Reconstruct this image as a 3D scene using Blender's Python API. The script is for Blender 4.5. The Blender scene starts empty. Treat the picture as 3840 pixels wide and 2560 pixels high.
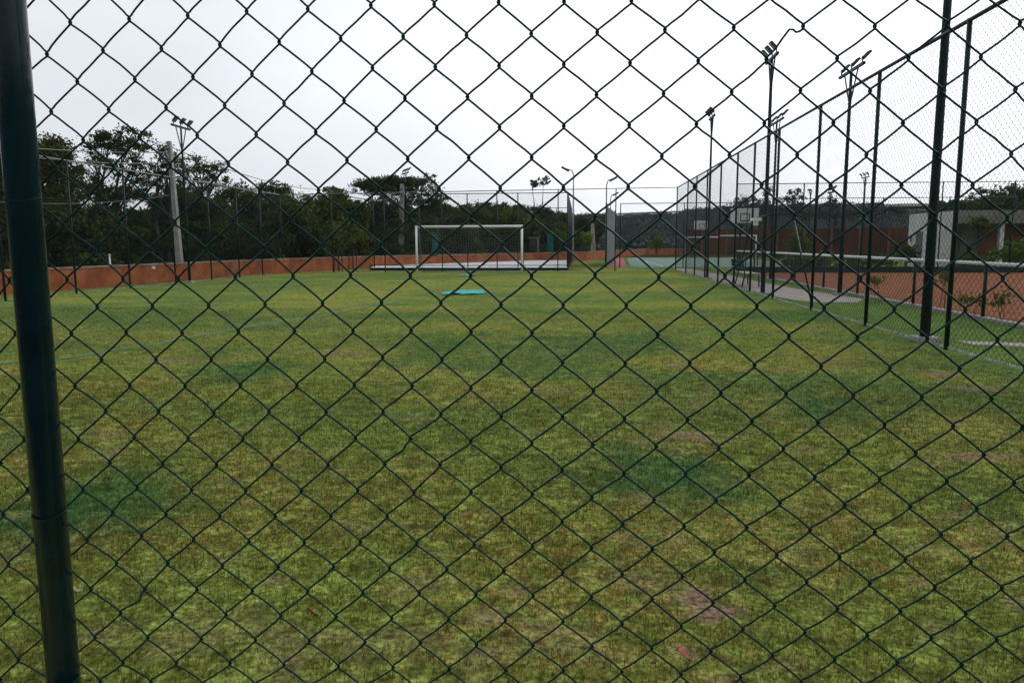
import bpy, math, random
import numpy as np
from mathutils import Vector, Matrix
random.seed(7)
RNG = np.random.default_rng(11)
scn = bpy.context.scene
COL = scn.collection
rad = math.radians
HAZE = 0.00020

# ------------------------------------------------------------------ camera
FPX, W0, H0 = 2813.5, 3840.0, 2560.0
YAW, PITCH, ROLL, EYE = rad(5.204), rad(7.46), rad(-0.188), 1.5
def cam_axes():
    cy, sy = math.cos(YAW), math.sin(YAW)
    f = np.array([-sy, cy, 0.0]); r = np.array([cy, sy, 0.0]); u = np.array([0, 0, 1.0])
    cp, sp = math.cos(PITCH), math.sin(PITCH)
    f2 = f*cp - u*sp; u2 = u*cp + f*sp
    cr, sr = math.cos(ROLL), math.sin(ROLL)
    return r*cr + u2*sr, u2*cr - r*sr, f2
RT, UP, FW = cam_axes()
cd = bpy.data.cameras.new('camera'); cam = bpy.data.objects.new('camera', cd); COL.objects.link(cam)
cd.sensor_width = 36.0; cd.lens = FPX/W0*36.0; cd.clip_start = 0.05; cd.clip_end = 5000
cam.matrix_world = Matrix(((RT[0], UP[0], -FW[0], 0), (RT[1], UP[1], -FW[1], 0), (RT[2], UP[2], -FW[2], EYE), (0, 0, 0, 1)))
scn.camera = cam
scn.view_settings.view_transform = 'Standard'; scn.view_settings.look = 'None'
scn.view_settings.exposure = 0.0; scn.view_settings.gamma = 1.0

# survey of the place from the picture: the point at depth y (metres along the field) seen at (px, py)
def W(px, py, y):
    d = RT*((px-W0/2)/FPX) - UP*((py-H0/2)/FPX) + FW
    t = y/d[1]
    return Vector((d[0]*t, y, d[2]*t + EYE))
def G(px, py, z=0.0):
    d = RT*((px-W0/2)/FPX) - UP*((py-H0/2)/FPX) + FW
    t = (z-EYE)/d[2]
    return Vector((d[0]*t, d[1]*t, z))

# ------------------------------------------------------------------ sky and sun
SUN_AZ, SUN_EL = rad(36), rad(33)        # azimuth measured from +Y towards +X
wd = bpy.data.worlds.new('World'); scn.world = wd; wd.use_nodes = True
nt = wd.node_tree; nt.nodes.clear()
def N(t, typ, **kw):
    n = t.nodes.new(typ)
    for k, v in kw.items(): setattr(n, k, v)
    return n
wo = N(nt, 'ShaderNodeOutputWorld'); bg = N(nt, 'ShaderNodeBackground'); bg.inputs[1].default_value = 0.1
sky = N(nt, 'ShaderNodeTexSky'); sky.sky_type = 'NISHITA'; sky.sun_disc = False
sky.sun_elevation = SUN_EL; sky.sun_rotation = SUN_AZ
tc = N(nt, 'ShaderNodeTexCoord')
mp = N(nt, 'ShaderNodeMapping'); mp.inputs['Scale'].default_value = (1.0, 1.0, 2.6)
nz = N(nt, 'ShaderNodeTexNoise'); nz.inputs['Scale'].default_value = 1.7; nz.inputs['Detail'].default_value = 6; nz.inputs['Roughness'].default_value = 0.5
sd = Vector((math.sin(SUN_AZ)*math.cos(SUN_EL), math.cos(SUN_AZ)*math.cos(SUN_EL), math.sin(SUN_EL)))
dt = N(nt, 'ShaderNodeVectorMath', operation='DOT_PRODUCT'); dt.inputs[1].default_value = sd
r1 = N(nt, 'ShaderNodeMapRange'); r1.inputs['From Min'].default_value = -0.45; r1.inputs['From Max'].default_value = 0.75
r1.inputs['To Min'].default_value = 4.2; r1.inputs['To Max'].default_value = 10.2
r3 = N(nt, 'ShaderNodeMapRange', interpolation_type='SMOOTHSTEP'); r3.inputs['From Min'].default_value = 0.80; r3.inputs['From Max'].default_value = 1.0
r3.inputs['To Min'].default_value = 0.0; r3.inputs['To Max'].default_value = 3.0
gd = N(nt, 'ShaderNodeVectorMath', operation='DOT_PRODUCT'); gd.inputs[1].default_value = (math.sin(rad(24))*math.cos(rad(15)), math.cos(rad(24))*math.cos(rad(15)), math.sin(rad(15)))
ga = N(nt, 'ShaderNodeMath', operation='ADD')
r2 = N(nt, 'ShaderNodeMapRange'); r2.inputs['From Min'].default_value = 0.3; r2.inputs['From Max'].default_value = 0.7
r2.inputs['To Min'].default_value = 0.88; r2.inputs['To Max'].default_value = 1.14
ml = N(nt, 'ShaderNodeMath', operation='MULTIPLY')
tint = N(nt, 'ShaderNodeVectorMath', operation='SCALE'); tint.inputs[0].default_value = (0.97, 1.0, 1.06)
mx = N(nt, 'ShaderNodeMixRGB'); mx.inputs[0].default_value = 0.93
L = nt.links.new
L(tc.outputs['Generated'], mp.inputs[0]); L(mp.outputs[0], nz.inputs['Vector']); L(nz.outputs['Fac'], r2.inputs['Value'])
L(tc.outputs['Generated'], dt.inputs[0]); L(dt.outputs['Value'], r1.inputs['Value']); L(tc.outputs['Generated'], gd.inputs[0]); L(gd.outputs['Value'], r3.inputs['Value'])
L(r1.outputs[0], ga.inputs[0]); L(r3.outputs[0], ga.inputs[1]); L(ga.outputs[0], ml.inputs[0]); L(r2.outputs[0], ml.inputs[1]); L(ml.outputs[0], tint.inputs['Scale'])
L(sky.outputs[0], mx.inputs[1]); L(tint.outputs[0], mx.inputs[2]); L(mx.outputs[0], bg.inputs[0]); L(bg.outputs[0], wo.inputs[0])
sl = bpy.data.lights.new('sun', 'SUN'); sl.energy = 0.8; sl.angle = rad(14); sl.color = (1, 0.96, 0.9)
so = bpy.data.objects.new('sun', sl); COL.objects.link(so); so.rotation_euler = (-sd).to_track_quat('-Z', 'Y').to_euler()

# ------------------------------------------------------------------ materials
def material(name, base, rough=0.7, var=0.0, scale=5.0, base2=None, metal=0.0, bump=0.0, bscale=40.0, spec=0.5, detail=6, stretch=None, sheen=0.0):
    m = bpy.data.materials.new(name); m.use_nodes = True; t = m.node_tree; b = t.nodes['Principled BSDF']
    b.inputs['Roughness'].default_value = rough; b.inputs['Metallic'].default_value = metal
    b.inputs['Specular IOR Level'].default_value = spec
    if sheen: b.inputs['Sheen Weight'].default_value = sheen
    c = (*base, 1)
    if base2 is None and var > 0: base2 = tuple(min(1, v*(1+var)) for v in base); c = (*[v*(1-var) for v in base], 1)
    co = t.nodes.new('ShaderNodeTexCoord')
    src = co.outputs['Object']
    if stretch:
        q = t.nodes.new('ShaderNodeMapping'); q.inputs['Scale'].default_value = stretch; t.links.new(src, q.inputs[0]); src = q.outputs[0]
    if base2 is not None:
        n = t.nodes.new('ShaderNodeTexNoise'); n.inputs['Scale'].default_value = scale; n.inputs['Detail'].default_value = detail
        r = t.nodes.new('ShaderNodeValToRGB'); r.color_ramp.elements[0].position = 0.33; r.color_ramp.elements[1].position = 0.68
        r.color_ramp.elements[0].color = c; r.color_ramp.elements[1].color = (*base2, 1)
        t.links.new(src, n.inputs['Vector']); t.links.new(n.outputs['Fac'], r.inputs[0]); t.links.new(r.outputs[0], b.inputs['Base Color'])
    else:
        b.inputs['Base Color'].default_value = c
    if bump > 0:
        n = t.nodes.new('ShaderNodeTexNoise'); n.inputs['Scale'].default_value = bscale; n.inputs['Detail'].default_value = 5
        u = t.nodes.new('ShaderNodeBump'); u.inputs['Strength'].default_value = bump; u.inputs['Distance'].default_value = 0.02
        t.links.new(src, n.inputs['Vector']); t.links.new(n.outputs['Fac'], u.inputs['Height']); t.links.new(u.outputs[0], b.inputs['Normal'])
    return m
M = {}
M['pvc'] = material('green_pvc_wire', (0.001, 0.031, 0.027), 0.45, 0.35, 30, spec=0.14)
M['post'] = material('dark_green_paint', (0.001, 0.019, 0.026), 0.2, 0.3, 9, bump=0.05, bscale=30, spec=0.35)
M['farpost'] = material('dark_green_posts', (0.003, 0.014, 0.014), 0.5, 0.4, 3, spec=0.25)
M['farwire'] = material('green_wire', (0.005, 0.022, 0.020), 0.6, spec=0.2)
M['rail'] = material('galvanised_rail', (0.13, 0.15, 0.14), 0.4, 0.4, 4, metal=0.3)
M['kerbwire'] = material('twisted_mesh_edge', (0.14, 0.18, 0.18), 0.4, base2=(0.6, 0.66, 0.64), scale=9, detail=2)
M['galv'] = material('galvanised_steel', (0.28, 0.3, 0.3), 0.4, 0.3, 12, metal=0.5)
M['white'] = material('white_paint', (0.84, 0.86, 0.87), 0.4, 0.04, 4, bump=0.05)
M['black'] = material('black_housing', (0.02, 0.022, 0.025), 0.4, 0.3, 20)
M['glass'] = material('lamp_glass', (0.18, 0.2, 0.22), 0.12, 0.2, 6)
M['net'] = material('white_cord', (0.26, 0.30, 0.30), 0.8)
M['bluenet'] = material('teal_netting', (0.02, 0.36, 0.33), 0.8, 0.3, 8)
M['conc'] = material('weathered_concrete', (0.24, 0.235, 0.22), 0.9, base2=(0.40, 0.39, 0.37), scale=2.2, bump=0.3, bscale=25)
M['path'] = material('pinkish_concrete', (0.25, 0.21, 0.185), 0.9, base2=(0.36, 0.31, 0.28), scale=3, bump=0.25, bscale=60)
M['clay'] = material('red_clay', (0.15, 0.048, 0.019), 0.95, base2=(0.31, 0.118, 0.050), spec=0.05, scale=2.6, bump=0.3, bscale=30)
M['wall'] = material('terracotta_render', (0.27, 0.078, 0.030), 0.9, spec=0.1, base2=(0.47, 0.160, 0.068), scale=1.7, bump=0.3, bscale=30)
M['coping'] = material('stained_coping', (0.22, 0.15, 0.11), 0.9, base2=(0.42, 0.33, 0.26), scale=2.5)
M['redwall'] = material('dull_terracotta', (0.060, 0.026, 0.014), 0.95, spec=0.1, base2=(0.17, 0.056, 0.026), scale=0.35, bump=0.3, stretch=(1, 1, 0.35))
M['hard'] = material('teal_court', (0.12, 0.21, 0.165), 0.85, spec=0.15, base2=(0.18, 0.28, 0.225), scale=0.5)
M['redhard'] = material('red_court', (0.30, 0.05, 0.045), 0.8, 0.15, 0.7)
M['sand'] = material('white_court_floor', (0.74, 0.74, 0.74), 0.9, base2=(0.84, 0.84, 0.84), scale=0.6, bump=0.15)
M['line'] = material('painted_line', (0.5, 0.52, 0.5), 0.7, 0.1, 6)
M['wood'] = material('pale_timber', (0.42, 0.40, 0.30), 0.7, 0.25, 6, stretch=(1, 9, 1))
M['bark'] = material('dark_bark', (0.045, 0.038, 0.03), 0.95, base2=(0.11, 0.095, 0.075), scale=6, bump=0.6, bscale=20, stretch=(1, 1, 0.3))
M['palebark'] = material('pale_bark', (0.10, 0.095, 0.085), 0.95, base2=(0.22, 0.21, 0.19), scale=5, bump=0.5, stretch=(1, 1, 0.3))
M['housewhite'] = material('pale_render', (0.58, 0.58, 0.60), 0.85, base2=(0.72, 0.72, 0.74), scale=0.8, bump=0.2)
M['housegrey'] = material('grey_render', (0.16, 0.15, 0.145), 0.9, base2=(0.27, 0.255, 0.24), scale=0.8, bump=0.25)
M['housebrown'] = material('brown_render', (0.13, 0.05, 0.03), 0.9, base2=(0.24, 0.10, 0.055), scale=0.9)
M['door'] = material('door_paint', (0.09, 0.085, 0.095), 0.5, 0.2, 3)
M['shed'] = material('mauve_grey_cladding', (0.09, 0.08, 0.10), 0.8, 0.25, 1.5)
M['cable'] = material('cable_sheath', (0.20, 0.21, 0.20), 0.5)
M['leafdry'] = material('dry_leaf', (0.22, 0.045, 0.02), 0.6, base2=(0.36, 0.11, 0.05), scale=30)
M['husk'] = material('bleached_husk', (0.55, 0.46, 0.33), 0.7, 0.15, 20)

M['banner'] = material('faded_teal_cloth', (0.01, 0.12, 0.11), 0.8, 0.3, 2)
M['darksheet'] = material('added_dark_asphalt', (0.035, 0.037, 0.038), 0.9, base2=(0.065, 0.066, 0.066), scale=3, bump=0.3)  # for the unseen sheet that darkens reflections in the near post
def upnormal(t, b, k):
    g_ = t.nodes.new('ShaderNodeNewGeometry'); v_ = t.nodes.new('ShaderNodeVectorMath'); v_.operation = 'MULTIPLY_ADD'; v_.inputs[1].default_value = (k, k, k); v_.inputs[2].default_value = (0, 0, 1)
    t.links.new(g_.outputs['Normal'], v_.inputs[0]); w_ = t.nodes.new('ShaderNodeVectorMath'); w_.operation = 'NORMALIZE'; t.links.new(v_.outputs[0], w_.inputs[0]); t.links.new(w_.outputs[0], b.inputs['Normal'])
def leafmat(name, c1, c2, trans=0.25, up=None):
    m = bpy.data.materials.new(name); m.use_nodes = True; t = m.node_tree; b = t.nodes['Principled BSDF']
    b.inputs['Roughness'].default_value = 0.7; b.inputs['Specular IOR Level'].default_value = 0.12
    if up is not None: upnormal(t, b, up)
    a = t.nodes.new('ShaderNodeAttribute'); a.attribute_name = 'rnd'
    r = t.nodes.new('ShaderNodeValToRGB'); r.color_ramp.elements[0].color = (*c1, 1); r.color_ramp.elements[1].color = (*c2, 1)
    t.links.new(a.outputs['Fac'], r.inputs[0]); t.links.new(r.outputs[0], b.inputs['Base Color'])
    tr = t.nodes.new('ShaderNodeBsdfTranslucent'); mi = t.nodes.new('ShaderNodeMixShader'); mi.inputs[0].default_value = trans
    t.links.new(r.outputs[0], tr.inputs[0]); t.links.new(b.outputs[0], mi.inputs[1]); t.links.new(tr.outputs[0], mi.inputs[2])
    t.links.new(mi.outputs[0], t.nodes['Material Output'].inputs['Surface'])
    return m
M['leafdark'] = leafmat('dark_foliage', (0.012, 0.024, 0.006), (0.095, 0.128, 0.026), 0.25)
M['leafolive'] = leafmat('olive_foliage', (0.024, 0.034, 0.005), (0.120, 0.140, 0.018), 0.25)
M['leafair'] = leafmat('airy_foliage', (0.018, 0.030, 0.009), (0.095, 0.125, 0.034), 0.25)
M['leaflime'] = leafmat('bright_foliage', (0.045, 0.090, 0.010), (0.16, 0.24, 0.03), 0.3)
M['leafyoung'] = leafmat('young_foliage', (0.05, 0.075, 0.014), (0.14, 0.17, 0.035), 0.3)
M['leafgrey'] = leafmat('greyish_foliage', (0.035, 0.050, 0.040), (0.085, 0.105, 0.085), 0.15)
M['leafhill'] = leafmat('hill_foliage', (0.015, 0.030, 0.022), (0.028, 0.050, 0.034), 0.0, 0.3)

# ------------------------------------------------------------------ object helpers
def obj(name, V, F, mat, parent=None, loc=None, smooth=False, attrs=None):
    me = bpy.data.meshes.new(name)
    V = np.asarray(V, dtype=np.float32)
    if isinstance(F, np.ndarray):
        n, k = F.shape
        me.vertices.add(len(V)); me.vertices.foreach_set('co', V.ravel())
        me.loops.add(n*k); me.loops.foreach_set('vertex_index', F.astype(np.int32).ravel())
        me.polygons.add(n); me.polygons.foreach_set('loop_start', np.arange(0, n*k, k, dtype=np.int32)); me.polygons.foreach_set('loop_total', np.full(n, k, dtype=np.int32))
        me.update(calc_edges=True)
    else:
        me.from_pydata([tuple(map(float, v)) for v in V], [], F); me.update()
    if attrs:
        for an, (dom, arr) in attrs.items():
            at = me.attributes.new(an, 'FLOAT', dom); at.data.foreach_set('value', np.asarray(arr, dtype=np.float32))
    if smooth: me.polygons.foreach_set('use_smooth', np.ones(len(me.polygons), dtype=bool))
    mats = mat if isinstance(mat, (list, tuple)) else [mat]
    for q in mats: me.materials.append(M[q] if isinstance(q, str) else q)
    o = bpy.data.objects.new(name, me); COL.objects.link(o)
    if parent: o.parent = parent
    if loc is not None: o.location = loc
    return o
def thing(name, label, cat, loc=(0, 0, 0), rz=0.0, group=None):
    o = bpy.data.objects.new(name, None); COL.objects.link(o); o.location = loc; o.rotation_euler = (0, 0, rz); o.empty_display_size = 0.2
    o['label'] = label; o['category'] = cat
    if group: o['group'] = group
    return o
def tag(o, label=None, cat=None, group=None, kind=None):
    if label: o['label'] = label
    if cat: o['category'] = cat
    if group: o['group'] = group
    if kind: o['kind'] = kind
    return o
def relabel(o, label, group=None):
    o['label'] = label
    if group: o['group'] = group
def copy_tree(o, parent=None):
    c = o.copy(); COL.objects.link(c)
    if parent: c.parent = parent
    for ch in list(o.children): copy_tree(ch, c)
    return c
class MB:
    def __init__(s): s.v = []; s.f = []
    def box(s, a, b, rot=None, c=None):
        x0, y0, z0 = a; x1, y1, z1 = b; n = len(s.v)
        P = [Vector(p) for p in ((x0, y0, z0), (x1, y0, z0), (x1, y1, z0), (x0, y1, z0), (x0, y0, z1), (x1, y0, z1), (x1, y1, z1), (x0, y1, z1))]
        if rot is not None:
            cc = Vector(c) if c is not None else Vector((0, 0, 0))
            P = [rot @ (p-cc) + cc for p in P]
        s.v += P
        s.f += [[n+i for i in q] for q in ((0, 3, 2, 1), (4, 5, 6, 7), (0, 1, 5, 4), (1, 2, 6, 5), (2, 3, 7, 6), (3, 0, 4, 7))]
        return s
    def tube(s, pts, r, n=8, r2=None, caps=True):
        pts = [Vector(p) for p in pts]; k = len(pts); base = len(s.v); prev = None
        for i, p in enumerate(pts):
            t = (pts[min(i+1, k-1)] - pts[max(i-1, 0)]).normalized()
            if prev is None: a = t.orthogonal().normalized()
            else:
                a = prev - t*prev.dot(t)
                a = a.normalized() if a.length > 1e-6 else t.orthogonal().normalized()
            prev = a; b = t.cross(a); rr = r if r2 is None else r + (r2-r)*i/(k-1)
            for q in range(n):
                an = 2*math.pi*q/n; s.v.append(p + (a*math.cos(an) + b*math.sin(an))*rr)
        for i in range(k-1):
            for q in range(n):
                q2 = (q+1) % n
                s.f.append([base+i*n+q, base+i*n+q2, base+(i+1)*n+q2, base+(i+1)*n+q])
        if caps:
            s.f.append([base+q for q in range(n)][::-1]); s.f.append([base+(k-1)*n+q for q in range(n)])
        return s
    def build(s, name, mat, parent=None, smooth=False, loc=None):
        o = obj(name, [tuple(v) for v in s.v], s.f, mat, parent, loc)
        if smooth:
            for p in o.data.polygons: p.use_smooth = len(p.vertices) == 4
        return o
def prisms(A, B, r, n=3):
    A = np.asarray(A, float); B = np.asarray(B, float); k = len(A)
    t = B-A; t /= np.linalg.norm(t, axis=1, keepdims=True)+1e-12
    ref = np.where(np.abs(t[:, 1:2]) < 0.9, np.array([[0, 1.0, 0]]), np.array([[1.0, 0, 0]]))
    a = np.cross(t, ref); a /= np.linalg.norm(a, axis=1, keepdims=True)+1e-12; b = np.cross(t, a)
    V = []
    for P in (A, B):
        for q in range(n):
            an = 2*math.pi*q/n; V.append(P + (a*math.cos(an)+b*math.sin(an))*r)
    V = np.stack(V, 1).reshape(-1, 3)
    F = []
    o = np.arange(k)[:, None]*2*n
    for q in range(n):
        q2 = (q+1) % n; F.append(o + np.array([[q, q2, n+q2, n+q]]))
    return V, np.stack(F, 1).reshape(-1, 4)

# value noise for shaping and for where the lawn is lush, worn or bare
_T = RNG.random((256, 256))
def vnoise(x, y, s):
    x = np.asarray(x)*s + 1000.3; y = np.asarray(y)*s + 1000.7
    xi = np.floor(x).astype(int); yi = np.floor(y).astype(int); fx = x-xi; fy = y-yi
    fx = fx*fx*(3-2*fx); fy = fy*fy*(3-2*fy)
    g = lambda a, b: _T[a % 256, b % 256]
    return (g(xi, yi)*(1-fx)+g(xi+1, yi)*fx)*(1-fy) + (g(xi, yi+1)*(1-fx)+g(xi+1, yi+1)*fx)*fy
def fbm(x, y, s, o=4):
    v = 0; a = 0.5; w = 0
    for i in range(o): v = v + a*vnoise(x, y, s*2**i); w += a; a *= 0.55
    return v/w
def smooth01(v, a, b):
    t = np.clip((v-a)/(b-a), 0, 1); return t*t*(3-2*t)

# ------------------------------------------------------------------ ground and lawn
def patch_list(rows, grow=1.0):
    out = []
    for px, py, hw, hh, w in rows:
        c = G(px, py); a = G(px, py-hh); b = G(px, py+hh)
        out.append((c.x, c.y, hw*c.y/FPX*grow, max((a.y-b.y)/2, 0.05)*grow, w))
    return out
LUSH = patch_list([(2460, 1745, 250, 80, 1), (300, 1900, 340, 130, .9), (620, 1810, 280, 50, .55), (3090, 1530, 170, 60, .8), (3000, 1560, 120, 40, .5), (900, 1390, 180, 40, .8),
    (2150, 1285, 420, 36, .8), (600, 1195, 620, 34, .6), (2500, 1250, 330, 26, .4), (60, 1640, 150, 60, .6), (3650, 1370, 330, 40, .6), (3300, 1265, 260, 22, .7), (1500, 1262, 260, 22, .4),
    (3000, 1185, 260, 18, .9), (2560, 1052, 300, 10, .6), (1900, 1130, 380, 12, .5), (750, 1085, 330, 12, .6), (1150, 1760, 160, 40, .3), (3740, 1900, 130, 90, .35), (2800, 2160, 240, 60, .3), (1900, 1190, 700, 14, .4), (1300, 1040, 330, 6, .6), (400, 1170, 420, 22, .7), (150, 1300, 260, 24, .5), (1750, 1290, 300, 26, .7), (900, 1060, 420, 9, .7), (2900, 1120, 200, 14, .7), (550, 1900, 260, 60, .5)], 1.2)
BARE = patch_list([(2530, 1628, 120, 15, .8), (2640, 1645, 60, 12, .6), (2420, 1650, 70, 9, .5), (2610, 2262, 105, 60, 1.15), (2715, 2290, 80, 30, 1.05), (1250, 1320, 120, 9, .6), (3530, 1400, 75, 8, .7), (3670, 1460, 95, 9, .7), (3150, 1362, 55, 8, .5), (3700, 1712, 110, 16, .65),
    (70, 1936, 35, 12, .7), (1830, 2320, 90, 28, .55), (2550, 1370, 50, 8, .5), (640, 1350, 150, 8, .5), (2400, 1870, 60, 22, .4), (590, 2470, 60, 40, .5), (2680, 2540, 60, 30, .6), (2540, 2440, 50, 20, .5), (1040, 2180, 50, 18, .5), (470, 2160, 50, 18, .45),
    (3600, 1930, 60, 14, .45), (560, 2090, 30, 10, .4), (3420, 2180, 60, 20, .4), (1950, 2220, 40, 20, .5), (2000, 2360, 60, 20, .4), (830, 2110, 50, 20, .3), (2960, 2490, 60, 25, .35), (1080, 2480, 60, 15, .5), (3800, 2260, 50, 25, .4), (2960, 1900, 80, 20, .3)])
def pmask(x, y, L_, soft=0.35, namp=0.55, ns=3.0):
    m = np.zeros_like(x); n = (fbm(x+31, y+7, ns, 4)-0.5)*2*namp
    n2 = (fbm(x+71, y+17, 0.9, 3)-0.5)*0.5
    for cx, cy, rx, ry, w in L_:
        d = np.sqrt(((x-cx)/rx)**2 + ((y-cy)/ry)**2) + n + n2
        m = np.maximum(m, w*(1-smooth01(d, 1-soft, 1+soft*0.8)))
    return m
def lawn_masks(x, y):
    lush = pmask(x, y, LUSH, 0.75, 0.75, 2.2)
    broad = fbm(x*0.8, y*1.3, 0.42, 4)
    lush = np.maximum(lush, smooth01(broad, 0.45, 0.64)*0.60*smooth01(y, 3.5, 9))
    lush = np.maximum(lush, smooth01(x, 4.1, 5.0)*(0.30+0.5*fbm(x, y, 0.8, 3))*smooth01(y, 3, 6)*(x < 9))
    bare = np.minimum(1, pmask(x, y, BARE, 0.22, 0.9, 7.0)*1.15)
    speck = fbm(x+5, y+9, 3.4, 5)
    bare = np.maximum(bare, smooth01(speck, 0.60, 0.72)*0.30*(1-lush))
    dry = smooth01(fbm(x+50, y+3, 1.1, 5), 0.36, 0.68)
    lush = lush*np.clip(0.45+0.95*fbm(x+3, y+8, 5.0, 4), 0, 1.05)
    strip = (x > 5.15) & (x < 7.9) & (y < 46)
    lush = np.where(strip, 0.45+0.3*fbm(x, y, 1.2, 3), lush); bare = np.where(strip, bare*0.4, bare); dry = np.where(strip, 0.0, dry)
    return lush, bare, dry
def lawnmat(name, blades):
    m = bpy.data.materials.new(name); m.use_nodes = True; t = m.node_tree; b = t.nodes['Principled BSDF']; K = t.links.new
    def at(n): a = t.nodes.new('ShaderNodeAttribute'); a.attribute_name = n; return a.outputs['Fac']
    def mix(f, c1, c2):
        x = t.nodes.new('ShaderNodeMixRGB')
        for i, c in ((1, c1), (2, c2)):
            if isinstance(c, tuple): x.inputs[i].default_value = (*c, 1)
            else: K(c, x.inputs[i])
        K(f, x.inputs[0]); return x.outputs[0]
    geo = t.nodes.new('ShaderNodeNewGeometry')
    def noise(s, d=4, lo=0.35, hi=0.65, stretch=None):
        src = geo.outputs['Position']
        if stretch:
            q = t.nodes.new('ShaderNodeMapping'); q.inputs['Scale'].default_value = stretch; K(src, q.inputs[0]); src = q.outputs[0]
        n = t.nodes.new('ShaderNodeTexNoise'); n.inputs['Scale'].default_value = s; n.inputs['Detail'].default_value = d; K(src, n.inputs['Vector'])
        r = t.nodes.new('ShaderNodeMapRange'); r.inputs['From Min'].default_value = lo; r.inputs['From Max'].default_value = hi; K(n.outputs['Fac'], r.inputs['Value']); return r.outputs[0]
    if blades:
        f1 = at('rnd')
        green = mix(f1, (0.046, 0.074, 0.004), (0.205, 0.226, 0.032))
        straw = mix(f1, (0.120, 0.052, 0.008), (0.440, 0.305, 0.085))
        deep = mix(f1, (0.016, 0.072, 0.008), (0.100, 0.250, 0.062))
        soil = mix(f1, (0.024, 0.014, 0.010), (0.600, 0.400, 0.270))
    else:
        f1 = noise(42, 8, 0.30, 0.70)
        green = mix(f1, (0.080, 0.110, 0.012), (0.270, 0.370, 0.085))
        straw = mix(f1, (0.145, 0.110, 0.018), (0.470, 0.420, 0.130))
        deep = mix(f1, (0.022, 0.068, 0.012), (0.120, 0.235, 0.095))
        soil = mix(f1, (0.050, 0.028, 0.020), (0.380, 0.250, 0.175))
    f2 = noise(9, 5, 0.40, 0.62)
    dm = t.nodes.new('ShaderNodeMath'); dm.operation = 'MULTIPLY'; K(at('dry'), dm.inputs[0]); K(f2, dm.inputs[1])
    ad = t.nodes.new('ShaderNodeMath'); ad.operation = 'MULTIPLY_ADD'; ad.inputs[1].default_value = 0.75; ad.inputs[2].default_value = 0.14; K(dm.outputs[0], ad.inputs[0])
    c = mix(ad.outputs[0], green, straw)
    c = mix(at('lush'), c, deep)
    def shade(c, n, lo, hi):
        r = t.nodes.new('ShaderNodeMapRange'); r.inputs['To Min'].default_value = lo; r.inputs['To Max'].default_value = hi; K(n, r.inputs['Value'])
        v = t.nodes.new('ShaderNodeVectorMath'); v.operation = 'SCALE'; K(c, v.inputs[0]); K(r.outputs[0], v.inputs['Scale']); return v.outputs[0]
    c = shade(c, noise(1.2, 5, 0.34, 0.66), 0.88, 1.12)
    c = shade(c, noise(7.5, 4, 0.38, 0.62), 0.84, 1.14)
    c = shade(c, noise(26, 5, 0.34, 0.56), 0.68, 1.12)  # dark specks painted in for the shaded gaps between blades
    if not blades: c = shade(c, noise(11, 7, 0.34, 0.56, (0.6, 1.0, 1.0)), 0.62, 1.14)  # dark dashes put the shade of grass clumps into the turf colour
    c = mix(at('bare'), c, soil)
    c = mix(at('wild'), c, mix(noise(0.6, 6), (0.020, 0.034, 0.010), (0.055, 0.062, 0.020)))
    K(c, b.inputs['Base Color']); b.inputs['Roughness'].default_value = 0.75 if not blades else 0.55
    b.inputs['Specular IOR Level'].default_value = 0.0 if not blades else 0.05
    if not blades:
        bn = t.nodes.new('ShaderNodeTexNoise'); bn.inputs['Scale'].default_value = 30; bn.inputs['Detail'].default_value = 8; K(geo.outputs['Position'], bn.inputs['Vector'])
        u = t.nodes.new('ShaderNodeBump'); u.inputs['Strength'].default_value = 0.8; u.inputs['Distance'].default_value = 0.03; K(bn.outputs['Fac'], u.inputs['Height']); K(u.outputs[0], b.inputs['Normal'])
    else:
        upnormal(t, b, 0.45)
        tr = t.nodes.new('ShaderNodeBsdfTranslucent'); mi = t.nodes.new('ShaderNodeMixShader'); mi.inputs[0].default_value = 0.3
        K(c, tr.inputs[0]); K(b.outputs[0], mi.inputs[1]); K(tr.outputs[0], mi.inputs[2]); K(mi.outputs[0], t.nodes['Material Output'].inputs['Surface'])
    return m
M['lawn'] = lawnmat('lawn_turf', False); M['blades'] = lawnmat('grass_blades', True)
def wall_x(y):      # line of the terracotta boundary wall
    return np.interp(y, [10, 18, 21.2, 28, 34, 38.5, 45, 52, 66, 95, 100], [-18.4, -17.6, -17.4, -16.6, -15.95, -15.1, -12.9, -8.4, 0.6, 8.0, 14.0])
gx = np.concatenate([-np.geomspace(900, 26, 26), np.arange(-25, 6, 0.11), np.arange(6, 26, 0.4), np.geomspace(26.5, 900, 26)])
gy = np.concatenate([[-600, -200, -60, -20, -8, -3], np.arange(-1, 1.8, 0.3), 1.9*1.0125**np.arange(0, 262), np.geomspace(50, 900, 24)])
XX, YY = np.meshgrid(gx, gy); xf, yf = XX.ravel(), YY.ravel()
lush, bare, dry = lawn_masks(xf, yf)
wild = np.where((xf < wall_x(yf)) | (yf > 76) | (yf < 0.4), 1.0, 0.0)  # ground behind the camera goes dark too, to dim the post's reflections
zz = (fbm(xf, yf, 0.5, 3)-0.5)*0.03*((xf < 4.9) & (yf > 1.1)) - 0.01*(wild)
nxg, nyg = len(gx), len(gy); ii = (np.arange(nyg-1)[:, None]*nxg + np.arange(nxg-1)[None]).ravel()
ground = obj('ground', np.stack([xf, yf, zz], 1), np.stack([ii, ii+1, ii+nxg+1, ii+nxg], 1), 'lawn', attrs={'lush': ('POINT', lush), 'bare': ('POINT', bare), 'dry': ('POINT', dry), 'wild': ('POINT', wild)}, smooth=True)
tag(ground, kind='structure')

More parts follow.
